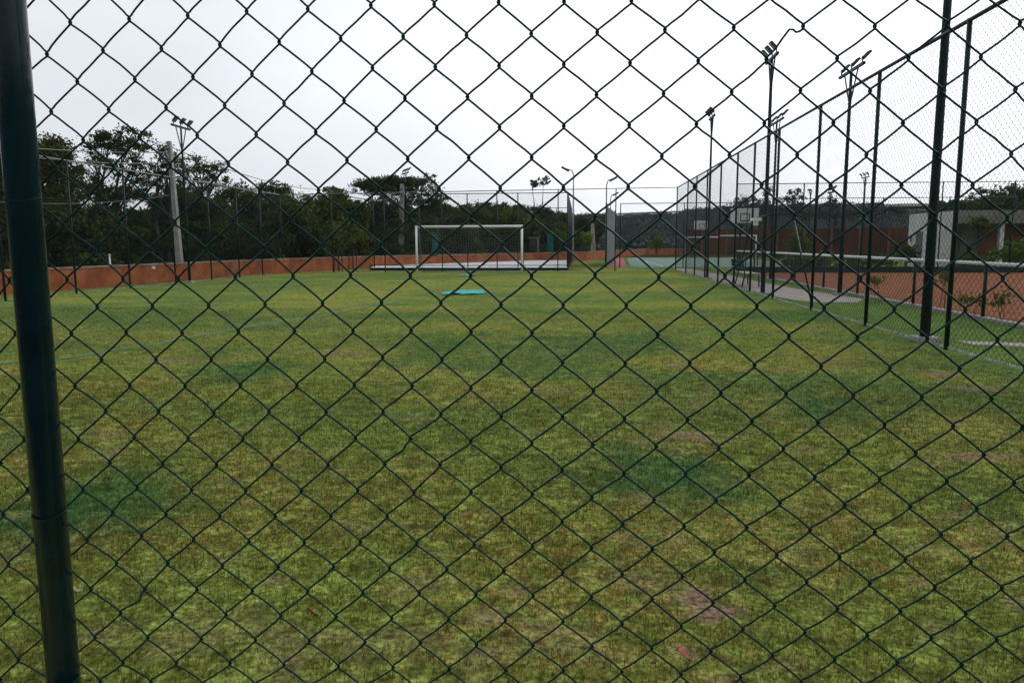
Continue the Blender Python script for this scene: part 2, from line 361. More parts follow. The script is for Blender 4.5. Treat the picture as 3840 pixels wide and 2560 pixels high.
def blades(y0, y1, dens, h, w):
    xl = lambda y: -0.86*y-0.9; xr = lambda y: 0.60*y+0.9
    A = (y1-y0)*((xr(y0)-xl(y0))+(xr(y1)-xl(y1)))/2; n = int(A*dens)
    y = y0 + (y1-y0)*RNG.random(n); x = xl(y) + (xr(y)-xl(y))*RNG.random(n)
    # gather into small tufts
    k = fbm(x, y, 14, 2); keep = RNG.random(n) < 0.35+1.0*smooth01(k, 0.3, 0.6)
    lu, ba, dr = lawn_masks(x, y)
    keep &= (x < 5.1) & (RNG.random(n) > ba*0.70)
    x, y, lu, ba, dr = [a[keep] for a in (x, y, lu, ba, dr)]; n = len(x)
    hh = h*(0.45+0.9*RNG.random(n))*(1-0.62*ba)*(1+0.45*lu)*(0.7+0.6*fbm(x, y, 1.5, 3)); an = RNG.random(n)*6.283; ti = 0.35 + RNG.random(n)**0.7*1.1 + ba*0.3; ti = np.minimum(ti, 1.5)
    ww = w*(0.6+0.8*RNG.random(n)); la = an + 1.57 + (RNG.random(n)-0.5)*1.2
    cx, sx = np.cos(an)*ww/2, np.sin(an)*ww/2
    tipx = x + np.cos(la)*np.sin(ti)*hh; tipy = y + np.sin(la)*np.sin(ti)*hh; z0 = (fbm(x, y, 0.5, 3)-0.5)*0.03
    V = np.stack([np.stack([x-cx, y-sx, z0-0.004], 1), np.stack([x+cx, y+sx, z0-0.004], 1), np.stack([tipx, tipy, z0+np.cos(ti)*hh+0.004], 1)], 1).reshape(-1, 3)
    tuft = _T[(np.floor(x/0.021).astype(int)*7+3) % 256, (np.floor(y/0.03).astype(int)*13+5) % 256]; R = np.clip(0.5*tuft+0.85*RNG.random(n)**1.3-0.15, 0, 1); rep = lambda a: np.repeat(a, 3)
    return V, rep(lu), rep(ba), rep(np.clip(dr+(RNG.random(n)-0.5)*1.6, 0, 1.5)), rep(R)
parts = [blades(1.5, 3.2, 13000, 0.030, 0.0040), blades(3.2, 5.0, 9500, 0.030, 0.0046), blades(5.0, 8, 5200, 0.030, 0.0056), blades(8, 12, 2300, 0.025, 0.0062), blades(12, 17, 900, 0.026, 0.008)]
V = np.concatenate([p[0] for p in parts]); n3 = len(V)
at = [np.concatenate([p[i] for p in parts]) for i in range(1, 5)]
g = obj('grass', V, np.arange(n3).reshape(-1, 3), 'blades', attrs={'lush': ('POINT', at[0]), 'bare': ('POINT', at[1]), 'dry': ('POINT', at[2]), 'rnd': ('POINT', at[3]), 'wild': ('POINT', np.zeros(n3))})
tag(g, 'short mown yellow green grass covering the pitch in front of the fence', 'grass', kind='stuff')

# flat sheets: path, courts
def sheet(name, pts, z, mat, label=None):
    o = obj(name, [(p[0], p[1], z) for p in pts], [list(range(len(pts)))], mat); tag(o, kind='structure'); return o
sheet('path', [(5.35, 44.5), (5.35, 21.6), (5.55, 20.1), (5.95, 19.35), (6.9, 19.45), (7.45, 20.5), (7.2, 22.9), (7.0, 25), (6.8, 29), (6.9, 35), (6.4, 38.6), (6.4, 44.5)], 0.008, 'path')
sheet('path', [(5.7, 11.9), (5.75, 11.45), (6.4, 11.25), (9.5, 11.0), (9.5, 11.5), (6.4, 11.7)], 0.008, 'path')
sheet('added_dark_pavement', [(-30, -8), (30, -8), (30, 0.9), (-30, 0.9)], 0.008, 'darksheet')  # unseen dark sheet by the camera, added to keep the post's reflections dark
sheet('clay_court', [(8.0, 11.6), (24, 11.6), (24, 38.4), (8.0, 38.4)], 0.012, 'clay')
sheet('hard_court', [(3.1, 47), (15, 47), (15, 76), (4.6, 76)], 0.008, 'hard')
sheet('hard_court', [(1.6, 47), (2.9, 47), (4.2, 76), (3.0, 76)], 0.012, 'redhard')
# ------------------------------------------------------------------ the chain-link fence in front of the camera
KN = "-18,6,-11864,10558 -18,8,-11916,9457 -18,10,-11908,8371 -18,12,-11890,7306 -18,14,-11881,6229 -17,-3,-11302,15384 -17,-1,-11318,14303 -17,1,-11291,13246 -17,3,-11295,12174 -17,5,-11304,11073 -17,7,-11325,9996 -17,9,-11312,8918 -17,11,-11296,7853 -17,13,-11283,6777 -15,-9,-10140,18601 -15,-7,-10147,17542 -15,-3,-10080,15382 -15,-1,-10095,14326 -15,1,-10095,13255 -15,3,-10105,12193 -15,5,-10125,11102 -15,7,-10112,10036 -15,9,-10115,8951 -15,11,-10114,7883 -15,13,-10111,6814 -14,-10,-9624,19164 -14,-8,-9571,18086 -14,-6,-9541,17006 -14,-4,-9508,15923 -14,-2,-9468,14881 -14,0,-9508,13790 -14,2,-9503,12735 -14,4,-9493,11691 -14,6,-9486,10619 -14,8,-9506,9567 -14,10,-9503,8476 -14,12,-9498,7384 -14,14,-9530,6277 -13,-9,-9012,18641 -13,-7,-8981,17552 -13,-5,-8960,16479 -13,-3,-8932,15415 -13,-1,-8931,14339 -13,1,-8943,13286 -13,3,-8946,12214 -13,5,-8926,11164 -13,7,-8942,10109 -13,9,-8917,9084 -13,11,-8932,7931 -13,13,-8937,6864 -12,-10,-8452,19187 -12,-8,-8417,18098 -12,-6,-8404,17037 -12,-4,-8368,15930 -12,-2,-8339,14900 -12,0,-8361,13806 -12,2,-8363,12747 -12,4,-8375,11699 -12,6,-8366,10617 -12,8,-8364,9565 -12,10,-8394,8517 -12,12,-8362,7396 -12,14,-8347,6321 -11,-9,-7855,18642 -11,-7,-7834,17572 -11,-5,-7823,16501 -11,-3,-7798,15420 -11,-1,-7796,14340 -11,1,-7786,13284 -11,3,-7790,12223 -11,5,-7792,11157 -11,7,-7787,10088 -11,9,-7807,9048 -11,11,-7801,7976 -11,13,-7774,6885 -10,-10,-7304,19214 -10,-8,-7270,18117 -10,-6,-7250,17051 -10,-4,-7223,15952 -10,-2,-7200,14912 -10,0,-7211,13822 -10,2,-7220,12759 -10,4,-7225,11684 -10,6,-7231,10625 -10,8,-7220,9558 -10,10,-7224,8499 -10,12,-7209,7446 -10,14,-7177,6380 -9,-9,-6712,18678 -9,-7,-6680,17585 -9,-5,-6665,16512 -9,-3,-6631,15445 -9,-1,-6643,14374 -9,1,-6634,13315 -9,3,-6651,12246 -9,5,-6654,11169 -9,7,-6650,10095 -9,9,-6639,9044 -9,11,-6621,7987 -9,13,-6606,6923 -8,-10,-6168,19255 -8,-8,-6120,18142 -8,-6,-6093,17047 -8,-4,-6071,15999 -8,-2,-6031,14927 -8,0,-6071,13849 -8,2,-6072,12772 -8,4,-6089,11731 -8,6,-6081,10653 -8,8,-6064,9587 -8,10,-6046,8519 -8,12,-6041,7477 -8,14,-6021,6400 -7,-9,-5572,18698 -7,-7,-5527,17600 -7,-5,-5506,16529 -7,-3,-5495,15460 -7,-1,-5491,14396 -7,1,-5507,13334 -7,3,-5502,12262 -7,5,-5504,11199 -7,7,-5498,10126 -7,9,-5480,9055 -7,11,-5454,8017 -7,13,-5458,6950 -6,-10,-5007,19262 -6,-8,-4973,18161 -6,-6,-4941,17072 -6,-4,-4927,16005 -6,-2,-4909,14956 -6,0,-4927,13871 -6,2,-4924,12789 -6,4,-4933,11740 -6,6,-4933,10676 -6,8,-4913,9620 -6,10,-4896,8569 -6,12,-4882,7499 -6,14,-4864,6429 -5,-9,-4408,18728 -5,-7,-4381,17626 -5,-5,-4360,16547 -5,-3,-4339,15506 -5,-1,-4359,14408 -5,1,-4344,13342 -5,3,-4353,12282 -5,5,-4358,11228 -5,7,-4350,10169 -5,9,-4327,9101 -5,11,-4305,8039 -5,13,-4296,6982 -4,-10,-3828,19286 -4,-8,-3829,18195 -4,-6,-3789,17098 -4,-4,-3769,16025 -4,-2,-3760,14974 -4,0,-3771,13891 -4,2,-3777,12830 -4,4,-3796,11766 -4,6,-3787,10715 -4,8,-3766,9658 -4,10,-3745,8581 -4,12,-3729,7518 -4,14,-3727,6457 -3,-9,-3244,18728 -3,-7,-3235,17646 -3,-5,-3206,16557 -3,-3,-3194,15498 -3,-1,-3202,14398 -3,1,-3207,13355 -3,3,-3211,12283 -3,5,-3267,11239 -3,7,-3217,10154 -3,9,-3182,9116 -3,11,-3152,8079 -3,13,-3147,7017 -2,-10,-2663,19268 -2,-8,-2661,18183 -2,-6,-2651,17100 -2,-4,-2627,16008 -2,-2,-2622,14981 -2,0,-2624,13884 -2,2,-2619,12798 -2,4,-2658,11734 -2,6,-2689,10725 -2,8,-2616,9654 -2,10,-2586,8601 -2,12,-2563,7552 -2,14,-2566,6484 -1,-9,-2082,18720 -1,-7,-2075,17643 -1,-5,-2064,16559 -1,-3,-2031,15491 -1,-1,-2053,14392 -1,1,-2053,13337 -1,3,-2067,12255 -1,5,-2082,11207 -1,7,-2086,10197 -1,9,-2032,9132 -1,11,-2006,8090 -1,13,-2004,7028 0,-10,-1497,19267 0,-8,-1493,18175 0,-6,-1492,17095 0,-4,-1484,16003 0,-2,-1457,14967 0,0,-1480,13857 0,2,-1483,12784 0,4,-1485,11710 0,6,-1494,10706 0,8,-1478,9664 0,10,-1449,8615 0,12,-1422,7579 0,14,-1420,6506 1,-9,-912,18712 1,-7,-904,17633 1,-5,-904,16551 1,-1,-904,14389 1,1,-897,13324 1,3,-897,12228 1,5,-897,11203 1,7,-890,10184 1,9,-885,9130 1,11,-874,8113 1,13,-873,7065 2,-10,-330,19241 2,-8,-328,18167 2,-6,-322,17095 2,-4,-322,16002 2,-2,-310,14963 2,0,-314,13847 2,2,-319,12764 2,4,-313,11720 2,6,-314,10685 2,8,-308,9649 2,10,-292,8617 2,12,-279,7601 2,14,-269,6577 3,-9,261,18702 3,-7,261,17631 3,-5,263,16542 3,-3,261,15470 3,-1,273,14410 3,1,274,13312 3,3,265,12229 3,5,265,11190 3,7,261,10153 3,9,265,9140 3,11,276,8130 3,13,293,7102 4,-10,854,19214 4,-8,848,18163 4,-6,852,17091 4,-4,852,16005 4,-2,852,14939 4,0,853,13845 4,2,850,12760 4,4,856,11702 4,6,867,10641 4,8,857,9635 4,10,862,8621 4,12,874,7606 4,14,887,6600 5,-9,1446,18707 5,-7,1447,17624 5,-5,1441,16536 5,-3,1443,15479 5,-1,1436,14369 5,1,1441,13304 5,3,1443,12240 5,5,1455,11182 5,7,1439,10137 5,9,1428,9148 5,11,1449,8139 5,13,1459,7118 6,-8,2038,18169 6,-6,2037,17085 6,-4,2036,15993 6,-2,2031,14915 6,0,2030,13840 6,2,2038,12780 6,4,2025,11704 6,6,2022,10659 6,8,2017,9627 6,10,2011,8624 6,12,2020,7603 6,14,2037,6600 7,-9,2631,18711 7,-7,2633,17625 7,-5,2631,16540 7,-3,2623,15451 7,-1,2624,14391 7,1,2623,13305 7,3,2623,12225 7,5,2619,11175 7,7,2599,10158 7,9,2602,9126 7,11,2606,8106 7,13,2598,7107 8,-8,3208,18169 8,-6,3217,17078 8,-4,3211,16004 8,-2,3209,14917 8,0,3213,13841 8,2,3214,12749 8,4,3208,11697 8,6,3191,10666 8,8,3185,9637 8,10,3191,8601 8,12,3187,7591 8,14,3183,6600 9,-9,3807,18699 9,-7,3812,17624 9,-5,3805,16526 9,-3,3806,15464 9,-1,3816,14392 9,1,3802,13290 9,3,3802,12220 9,5,3795,11182 9,7,3780,10132 9,9,3765,9110 9,11,3762,8091 9,13,3767,7077 10,-8,4405,18150 10,-6,4397,17066 10,-4,4403,15986 10,-2,4383,14895 10,0,4403,13809 10,2,4401,12744 10,4,4395,11691 10,6,4388,10653 10,8,4350,9623 10,10,4340,8600 10,12,4351,7586 11,-9,5004,18664 11,-7,4986,17590 11,-5,4987,16508 11,-3,5004,15440 11,-1,5010,14342 11,1,5012,13276 11,3,4998,12204 11,5,4969,11161 11,7,4956,10131 11,9,4917,9118 11,11,4928,8085 11,13,4929,7053 12,-8,5592,18125 12,-6,5569,17040 12,-4,5609,15974 12,-2,5601,14895 12,0,5621,13794 12,2,5611,12724 12,4,5580,11667 12,6,5554,10641 12,8,5521,9628 12,10,5493,8612 12,12,5503,7577 13,-9,6188,18673 13,-7,6175,17581 13,-5,6178,16483 13,-3,6206,15438 13,-1,6222,14343 13,1,6219,13265 13,3,6197,12195 13,5,6159,11152 13,7,6124,10132 13,9,6102,9105 13,11,6077,8082 13,13,6089,7053 14,-8,6777,18114 14,-6,6786,17033 14,-4,6801,15962 14,-2,6817,14866 14,0,6834,13786 14,2,6813,12724 14,4,6777,11668 14,6,6740,10638 14,8,6706,9612 14,10,6668,8580 14,12,6670,7574 15,-9,7366,18645 15,-7,7381,17561 15,-5,7396,16486 15,-3,7416,15401 15,-1,7426,14344 15,1,7421,13255 15,3,7400,12182 15,5,7345,11144 15,7,7299,10124 15,9,7273,9103 15,11,7253,8077 15,13,7254,7059 16,4,7973,11670 16,6,7910,10636 16,8,7872,9618 16,10,7854,8616 16,12,7838,7595"
FD = 1.4
def near_fence():
    kn = {}
    for s in KN.split():
        a, b, x, z = map(int, s.split(',')); kn[(a, b)] = (x*1e-4, z*1e-4)
    I_ = np.array(list(kn.keys()), float); P_ = np.array(list(kn.values()))
    Bf = lambda i, j: np.stack([np.ones_like(i), i, j, i*i, i*j, j*j], 1)
    C_, *_ = np.linalg.lstsq(Bf(I_[:, 0], I_[:, 1]), P_, rcond=None)
    C1, *_ = np.linalg.lstsq(Bf(I_[:, 0], I_[:, 1])[:, :3], P_, rcond=None)
    i0, i1, j0, j1 = -52, 90, -56, 28
    def knot(i, j):
        if (i, j) in kn: return kn[(i, j)]
        ci, cj = min(max(i, -18), 17), min(max(j, -11), 15)
        p = (Bf(np.array([float(ci)]), np.array([float(cj)])) @ C_)[0]
        rs = np.random.default_rng((i+200)*1000+j+200).normal(0, 0.0012, 2)
        return (p[0]+(i-ci)*0.0577+rs[0], p[1]-(j-cj)*0.0533+rs[1])
    bends = {((16, None)): None}
    special = [(0.3579, 1.8660), (-0.9303, 0.9820), (-0.9067, 0.7666), (-0.3426, 1.0998)]
    lines = []
    prng = np.random.default_rng(5)
    for w in range(i0, i1):
        pts = []; prevk = None
        for j in range(j0, j1+1):
            i = w if (w+j) % 2 == 0 else w+1
            kx, kz = knot(i, j)
            s = 1 if i == w else -1
            if prevk is not None:
                px, pz = prevk; bx = bz = 0.0; hit = None
                for q in special:
                    mxx, mzz = (px+kx)/2, (pz+kz)/2
                    L2 = math.hypot(kx-px, kz-pz); dd = abs((kx-px)*(q[1]-pz)-(kz-pz)*(q[0]-px))/L2
                    if math.hypot(q[0]-mxx, q[1]-mzz) < 0.036 and dd < 0.022 and ((kx-px)*(1) < 0 and kz < pz): hit = q
                for t_ in (0.2, 0.5, 0.8):
                    x = px+(kx-px)*t_; z = (pz-0.0036)+(kz-pz+0.0072)*t_
                    bow = 0.0007*math.sin(t_*math.pi)*(-1 if s > 0 else 1)
                    z += bow + (prng.normal(0, 0.0006) if t_ == 0.5 else 0)
                    if hit is not None and t_ == 0.5: x, z = hit
                    elif hit is not None: x = x*0.6+0.4*(hit[0]+((px if t_ < .5 else kx)-hit[0])*0.5); z = z*0.6+0.4*(hit[1]+((pz if t_ < .5 else kz)-hit[1])*0.5)
                    yo = (s*1 if t_ > .5 else s*1)*0.0
                    pts.append((x, FD+yo, z))
            e = 0.0021
            pts += [(kx+s*0.0038, FD+s*e*0.9, kz+0.0064), (kx-s*0.0002, FD+s*e, kz+0.0034), (kx-s*0.0019, FD, kz), (kx-s*0.0002, FD-s*e, kz-0.0034), (kx+s*0.0038, FD-s*e*0.9, kz-0.0064)]
            prevk = (kx, kz)
        lines.append(pts)
    P = np.array(lines)                     # wires x points x 3
    Q_ = np.empty((P.shape[0], 2*(P.shape[1]-1)+1, 3)); Q_[:, 0::2] = P; nb = np.concatenate([P[:, :1], P, P[:, -1:]], 1)
    Q_[:, 1::2] = (-nb[:, :-3]+9*nb[:, 1:-2]+9*nb[:, 2:-1]-nb[:, 3:])/16; P = Q_
    keepz = P[:, :, 2]
    T = np.gradient(P, axis=1); T /= np.linalg.norm(T, axis=2, keepdims=True)+1e-9
    yv = np.array([0, 1.0, 0]); a = np.cross(T, yv); a /= np.linalg.norm(a, axis=2, keepdims=True)+1e-9; b = np.cross(T, a)
    n = 6; R = 0.00195; nw, npnt, _ = P.shape
    rings = np.stack([P + (a*math.cos(2*math.pi*q/n)+b*math.sin(2*math.pi*q/n))*R for q in range(n)], 2)
    V = rings.reshape(-1, 3)
    base = (np.arange(nw)[:, None]*npnt + np.arange(npnt-1)[None])
    ok = (keepz[:, :-1] > 0.03) & (keepz[:, :-1] < 4.42) & (P[:, :-1, 0] < 5.08)
    base = base[ok]
    F = np.concatenate([np.stack([base*n+q, base*n+(q+1) % n, (base+1)*n+(q+1) % n, (base+1)*n+q], 1) for q in range(n)])
    used = np.unique(F); rem = np.full(len(V), -1); rem[used] = np.arange(len(used))
    root = thing('chain_link_fence', 'nearest dark green chain-link fence, its wire diamonds crossing the whole view', 'fence', (0, FD, 0))
    o = obj('wire_mesh', V[used]-np.array([0, FD, 0]), rem[F], 'pvc', root, smooth=True)
    posts = [(-4.1, -4.1), (-1.0905, -1.0775), (1.95, 1.95), (5.12, 5.12)]
    for bx, tx in posts:
        r = 0.0305; yy = -0.0335
        m = MB(); m.tube([(bx*0.978 if bx == -1.0905 else bx, yy, -0.3), (tx*0.9755 if bx == -1.0905 else tx, yy, 4.46)], r, 40); pm = m.build('post', 'post', root, True)
        m = MB(); m.tube([(tx*0.9755 if bx == -1.0905 else tx, yy, 4.46), (tx*0.9755 if bx == -1.0905 else tx, yy, 4.475)], r+0.002, 24); m.build('cap', 'post', pm)
        for z in (0.60, 0.96, 1.585, 2.4, 3.2, 4.0):
            x = (bx + (tx-bx)*z/4.46)*(0.977 if bx == -1.0905 else 1); pts = []
            for q in range(0, 17):
                th = -0.35 + q/16*(math.pi+0.7)
                pts.append((x - math.cos(th)*(r+0.0012), yy - math.sin(th)*(r+0.0012), z + 0.004*math.sin(q*0.5) + (0.006*q/16 if z < 1 else 0)))
            m = MB(); m.tube(pts, 0.0011, 6); m.tube([pts[0], Vector(pts[0])+Vector((-0.007, 0.012, 0.003))], 0.0011, 5); m.tube([pts[-1], Vector(pts[-1])+Vector((0.009, 0.010, -0.002))], 0.0011, 5)
            m.build('tie_wire', 'pvc', root, True)
    m = MB(); m.tube([(-4.1, 0, 4.44), (5.12, 0, 4.44)], 0.02, 12); m.build('top_rail', 'post', root, True)
near_fence()

# ------------------------------------------------------------------ other fences: shared bay of mesh
def unit_panel(r, cw=0.0577, ch=0.0535, w=3.0, h=4.4):
    nw = int(round(w/cw)); nh = int(round(h/ch)); A = []; B = []
    for k in range(nw):
        for j in range(nh):
            xa = k if (k+j) % 2 == 0 else k+1; xb = k+1 if (k+j) % 2 == 0 else k
            A.append((xa*w/nw, 0.001*(k % 2), j*h/nh)); B.append((xb*w/nw, 0.001*(k % 2), (j+1)*h/nh))
    V, F = prisms(A, B, r)
    me = obj('wire_mesh', V, F, 'farwire'); d = me.data; bpy.data.objects.remove(me); return d
PANEL = unit_panel(0.0025); PANEL_FAR = unit_panel(0.0022, 0.10, 0.09)
def fence(label, pts, h, group=None, pr=0.03, panel=None, rail='rail', edge=True, cat='fence', top_r=0.022, hs=None, name='chain_link_fence', braces=()):
    root = thing(name, label, cat, (pts[0][0], pts[0][1], 0), group=group); o0 = Vector((pts[0][0], pts[0][1], 0))
    hs = hs or [h]*len(pts); rl = []
    for (x, y), hh in zip(pts, hs):
        m = MB(); q = Vector((x, y, 0))-o0; m.tube([q+Vector((0, 0, -0.3)), q+Vector((0, 0, hh+0.02))], pr, 10); m.build('post', 'farpost', root, True)
        rl.append(q+Vector((0, 0, hh)))
    m = MB(); m.tube(rl, top_r, 8); m.build('top_rail', rail, root, True)
    for k in range(len(pts)-1):
        a, b = Vector((*pts[k], 0)), Vector((*pts[k+1], 0)); d = b-a
        p = bpy.data.objects.new('wire_mesh', panel or PANEL); COL.objects.link(p); p.parent = root; p.location = a-o0+Vector((0, 0, 0.02))
        p.rotation_euler = (0, 0, math.atan2(d.y, d.x)); p.scale = (d.length/3.0, 1, (min(hs[k], hs[k+1])-0.02)/4.4)
    if edge:
        A = []; B = []
        for k in range(len(pts)-1):
            a, b = Vector((*pts[k], 0))-o0, Vector((*pts[k+1], 0))-o0; n = max(2, int((b-a).length/0.058)); d = (b-a)/n; nn = Vector((-d.y, d.x, 0)).normalized()
            for i in range(n):
                p = a+d*i; A += [p+Vector((0, 0, 0.045))-nn*0.004, p+d*0.5+Vector((0, 0, 0.02))+nn*0.004]; B += [p+d*0.62+Vector((0, 0, 0.018))+nn*0.004, p+d*1.1+Vector((0, 0, 0.05))-nn*0.004]
        V, F = prisms([tuple(v) for v in A], [tuple(v) for v in B], 0.0065, 4); obj('bottom_edge', V, F, 'kerbwire', root)
    for (p, q) in braces:
        m = MB(); m.tube([Vector(p)-o0, Vector(q)-o0], 0.022, 8); m.build('brace', 'farpost', root, True)
    return root
RX = 5.13
ry = [1.4, 4.6, 7.8, 10.95, 13.98, 17.2, 20.6, 23.35, 25.8, 28.75, 31.75, 34.6, 37.4, 41.45]
fence('tall dark green chain-link fence running down the right side of the grass pitch', [(RX, y) for y in ry], 4.42, pr=0.033, top_r=0.03, rail='farpost',
      braces=[((RX+.03, 19.0, 2.02), (RX+.03, 17.25, 0.1)), ((RX+.03, 23.5, 2.1), (RX+.03, 25.75, 0.1)), ((RX, 20.6, 2.25), (RX, 23.35, 2.2))])
ly = [7.2, 10.1, 13.0, 15.95, 18.85, 21.73, 24.52, 27.46, 30.3, 32.9, 35.4, 37.9]
fence('dark green chain-link fence down the left side of the pitch, before the terracotta wall', [(-15.4, y) for y in ly], 4.0, pr=0.032)
bx = [-15.4, -12.85, -10.2, -7.25, -4.4, -1.2, 1.85, RX]; by = [37.9+3.5*(x+15.4)/20.53 for x in bx]
fence('dark green chain-link fence across the far end of the pitch, behind the white goal', list(zip(bx, by)), 4.42, hs=[4.0+0.42*(x+15.4)/20.53 for x in bx], pr=0.028)
# cage round the raised white court
cx = [-11.75, -9.1, -6.35, -3.5, -0.72]
fence('near side of the wire cage round the raised white court', [(x, 42.3) for x in cx], 4.25, pr=0.03, rail='farpost', edge=False, name='court_fence', group='cage sides of the white court')
fence('right side of the white court cage, seen almost edge-on and dark', [(-0.72, y) for y in (42.35, 46, 50, 54, 59)], 4.2, pr=0.05, rail='farpost', edge=False, name='court_fence', panel=unit_panel(0.006), group='cage sides of the white court')
fence('far side of the wire cage round the raised white court', [(x, 59.2) for x in (-15, -11.5, -8, -4.5, -0.72)], 4.2, pr=0.03, rail='farpost', edge=False, name='court_fence', panel=PANEL_FAR, group='cage sides of the white court')
# clay court fences
fence('chain-link fence across the far end of the red clay court', [(x, 38.6) for x in (7.7, 10.9, 14.15, 17.4, 20.7, 24)], 4.35, pr=0.03, name='court_fence')
root = fence('low green mesh fence with a white top band beside the red clay court', [(7.8, y) for y in (11.6, 15.3, 18.4, 22.0, 25.0, 28.3, 31.5, 34.8, 38.5)], 1.08, pr=0.035, rail='farpost', name='low_fence', edge=False)
m = MB(); m.tube([(-0.02, 0.0, 1.08), (-0.02, 26.9, 1.08)], 0.036, 10); m.build('top_band', 'white', root, True)
m = MB(); m.box((-0.09, 0, -0.05), (0.09, 26.9, 0.055)); m.build('kerb', 'conc', root)
m = MB(); m.box((8.0, 38.3, 0), (24, 38.34, 0.30)); tag(m.build('court_screen', 'farpost'), 'low dark green screen strip along the far edge of the clay court', 'screen')
# farther cages
fence('tall court cage with raised corner behind the basketball board', [(11.4, 50), (15.0, 50), (19, 50), (23, 50), (27, 50)], 3.9+0.35, pr=0.035, name='court_fence', panel=PANEL_FAR, edge=False, rail='farpost')
fence('open ended fence of the teal hard court, posts and rail against the sky', [(2.4, 46.5), (6.2, 46.5), (9.9, 46.5)], 3.85, pr=0.03, name='court_fence', panel=PANEL_FAR, edge=False, rail='farpost')
# sloping grey screen right of the court gap
a = W(2272, 1000, 47); b = W(2304, 990, 57)
root = thing('windscreen_panel', 'tall grey shade-cloth screen seen nearly edge-on behind the far fence', 'screen', (a.x, a.y, 0))
d = Vector((b.x-a.x, b.y-a.y, 0)); m = MB(); m.box((0, -0.02, 0.02), (d.length, 0.02, 3.72), Matrix.Rotation(math.atan2(d.y, d.x), 3, 'Z'), (0, 0, 0))
M['screen'] = material('grey_shade_cloth', (0.085, 0.11, 0.12), 0.9, 0.25, 0.8, stretch=(1, 1, 3)); m.build('cloth', 'screen', root)
for p in (Vector((0, 0, 0)), d):
    m = MB(); m.tube([p, p+Vector((0, 0, 3.9))], 0.05, 8); m.build('post', 'farpost', root, True)

# ------------------------------------------------------------------ terracotta boundary wall
ys = [10, 18, 21.2, 28, 34, 38.5, 45, 52, 66, 95, 100]; pl = [Vector((float(wall_x(y)), y, 0)) for y in ys]
def ribbon(pl, z0, z1, t):
    v = []; f = []
    for k, p in enumerate(pl):
        d = (pl[min(k+1, len(pl)-1)]-pl[max(k-1, 0)]).normalized(); n = Vector((-d.y, d.x, 0))*t/2
        v += [p+n+Vector((0, 0, z0)), p-n+Vector((0, 0, z0)), p-n+Vector((0, 0, z1)), p+n+Vector((0, 0, z1))]
    for k in range(len(pl)-1):
        a = 4*k; b = a+4
        f += [[a+i, b+i, b+(i+1) % 4, a+(i+1) % 4] for i in range(4)]
    e = 4*(len(pl)-1); f += [[3, 2, 1, 0], [e, e+1, e+2, e+3]]
    return v, f
dense = []
for k in range(len(pl)-1):
    n = max(1, int((pl[k+1]-pl[k]).length/1.5))
    dense += [pl[k].lerp(pl[k+1], i/n) for i in range(n)]
dense.append(pl[-1])
root = thing('boundary_wall', 'low terracotta rendered boundary wall with a pale coping, along the left and far edge', 'wall', tuple(pl[0]))
v, f = ribbon([p-pl[0] for p in dense], -0.1, 0.70, 0.16); obj('wall', v, f, 'wall', root)
v, f = ribbon([p-pl[0] for p in dense], 0.70, 0.755, 0.22); obj('coping', v, f, 'coping', root)
p = W(583, 1003, 26.3); m = MB(); m.tube([(p.x+.02, p.y-.13, p.z), (p.x-.1, p.y, p.z)], 0.06, 12, 0.05); tag(m.build('wall_lamp', 'white', smooth=True), 'small round white lamp fixed on the terracotta wall', 'lamp')
p = W(414, 1005, 26); m = MB(); m.tube([(p.x, p.y, 0), (p.x, p.y, 1.10)], 0.028, 10); m.tube([(p.x, p.y, 1.10), (p.x, p.y, 1.15)], 0.04, 10); tag(m.build('vent_pipe', 'white', smooth=True), 'short white pipe standing behind the terracotta wall', 'pipe')
# tall dull terracotta wall beyond the courts
root = thing('retaining_wall', 'long tall dull terracotta retaining wall beyond the sports courts', 'wall', (13.8, 99, 0))
v, f = ribbon([Vector((x, y, 0)) for x, y in ((-0.3, 0), (12, -2), (25, -6), (45, -12), (70, -30))], -0.1, 3.15, 0.3); obj('wall', v, f, 'redwall', root)
for k in range(16):
    x = 1.5+k*3.0; y = float(np.interp(x, [0, 12, 25, 45, 70], [0, -2, -6, -12, -30]))-0.3
    m = MB(); m.box((x, y-0.1, 0), (x+0.22, y+.1, 3.1)); m.build('buttress', 'housebrown', root)

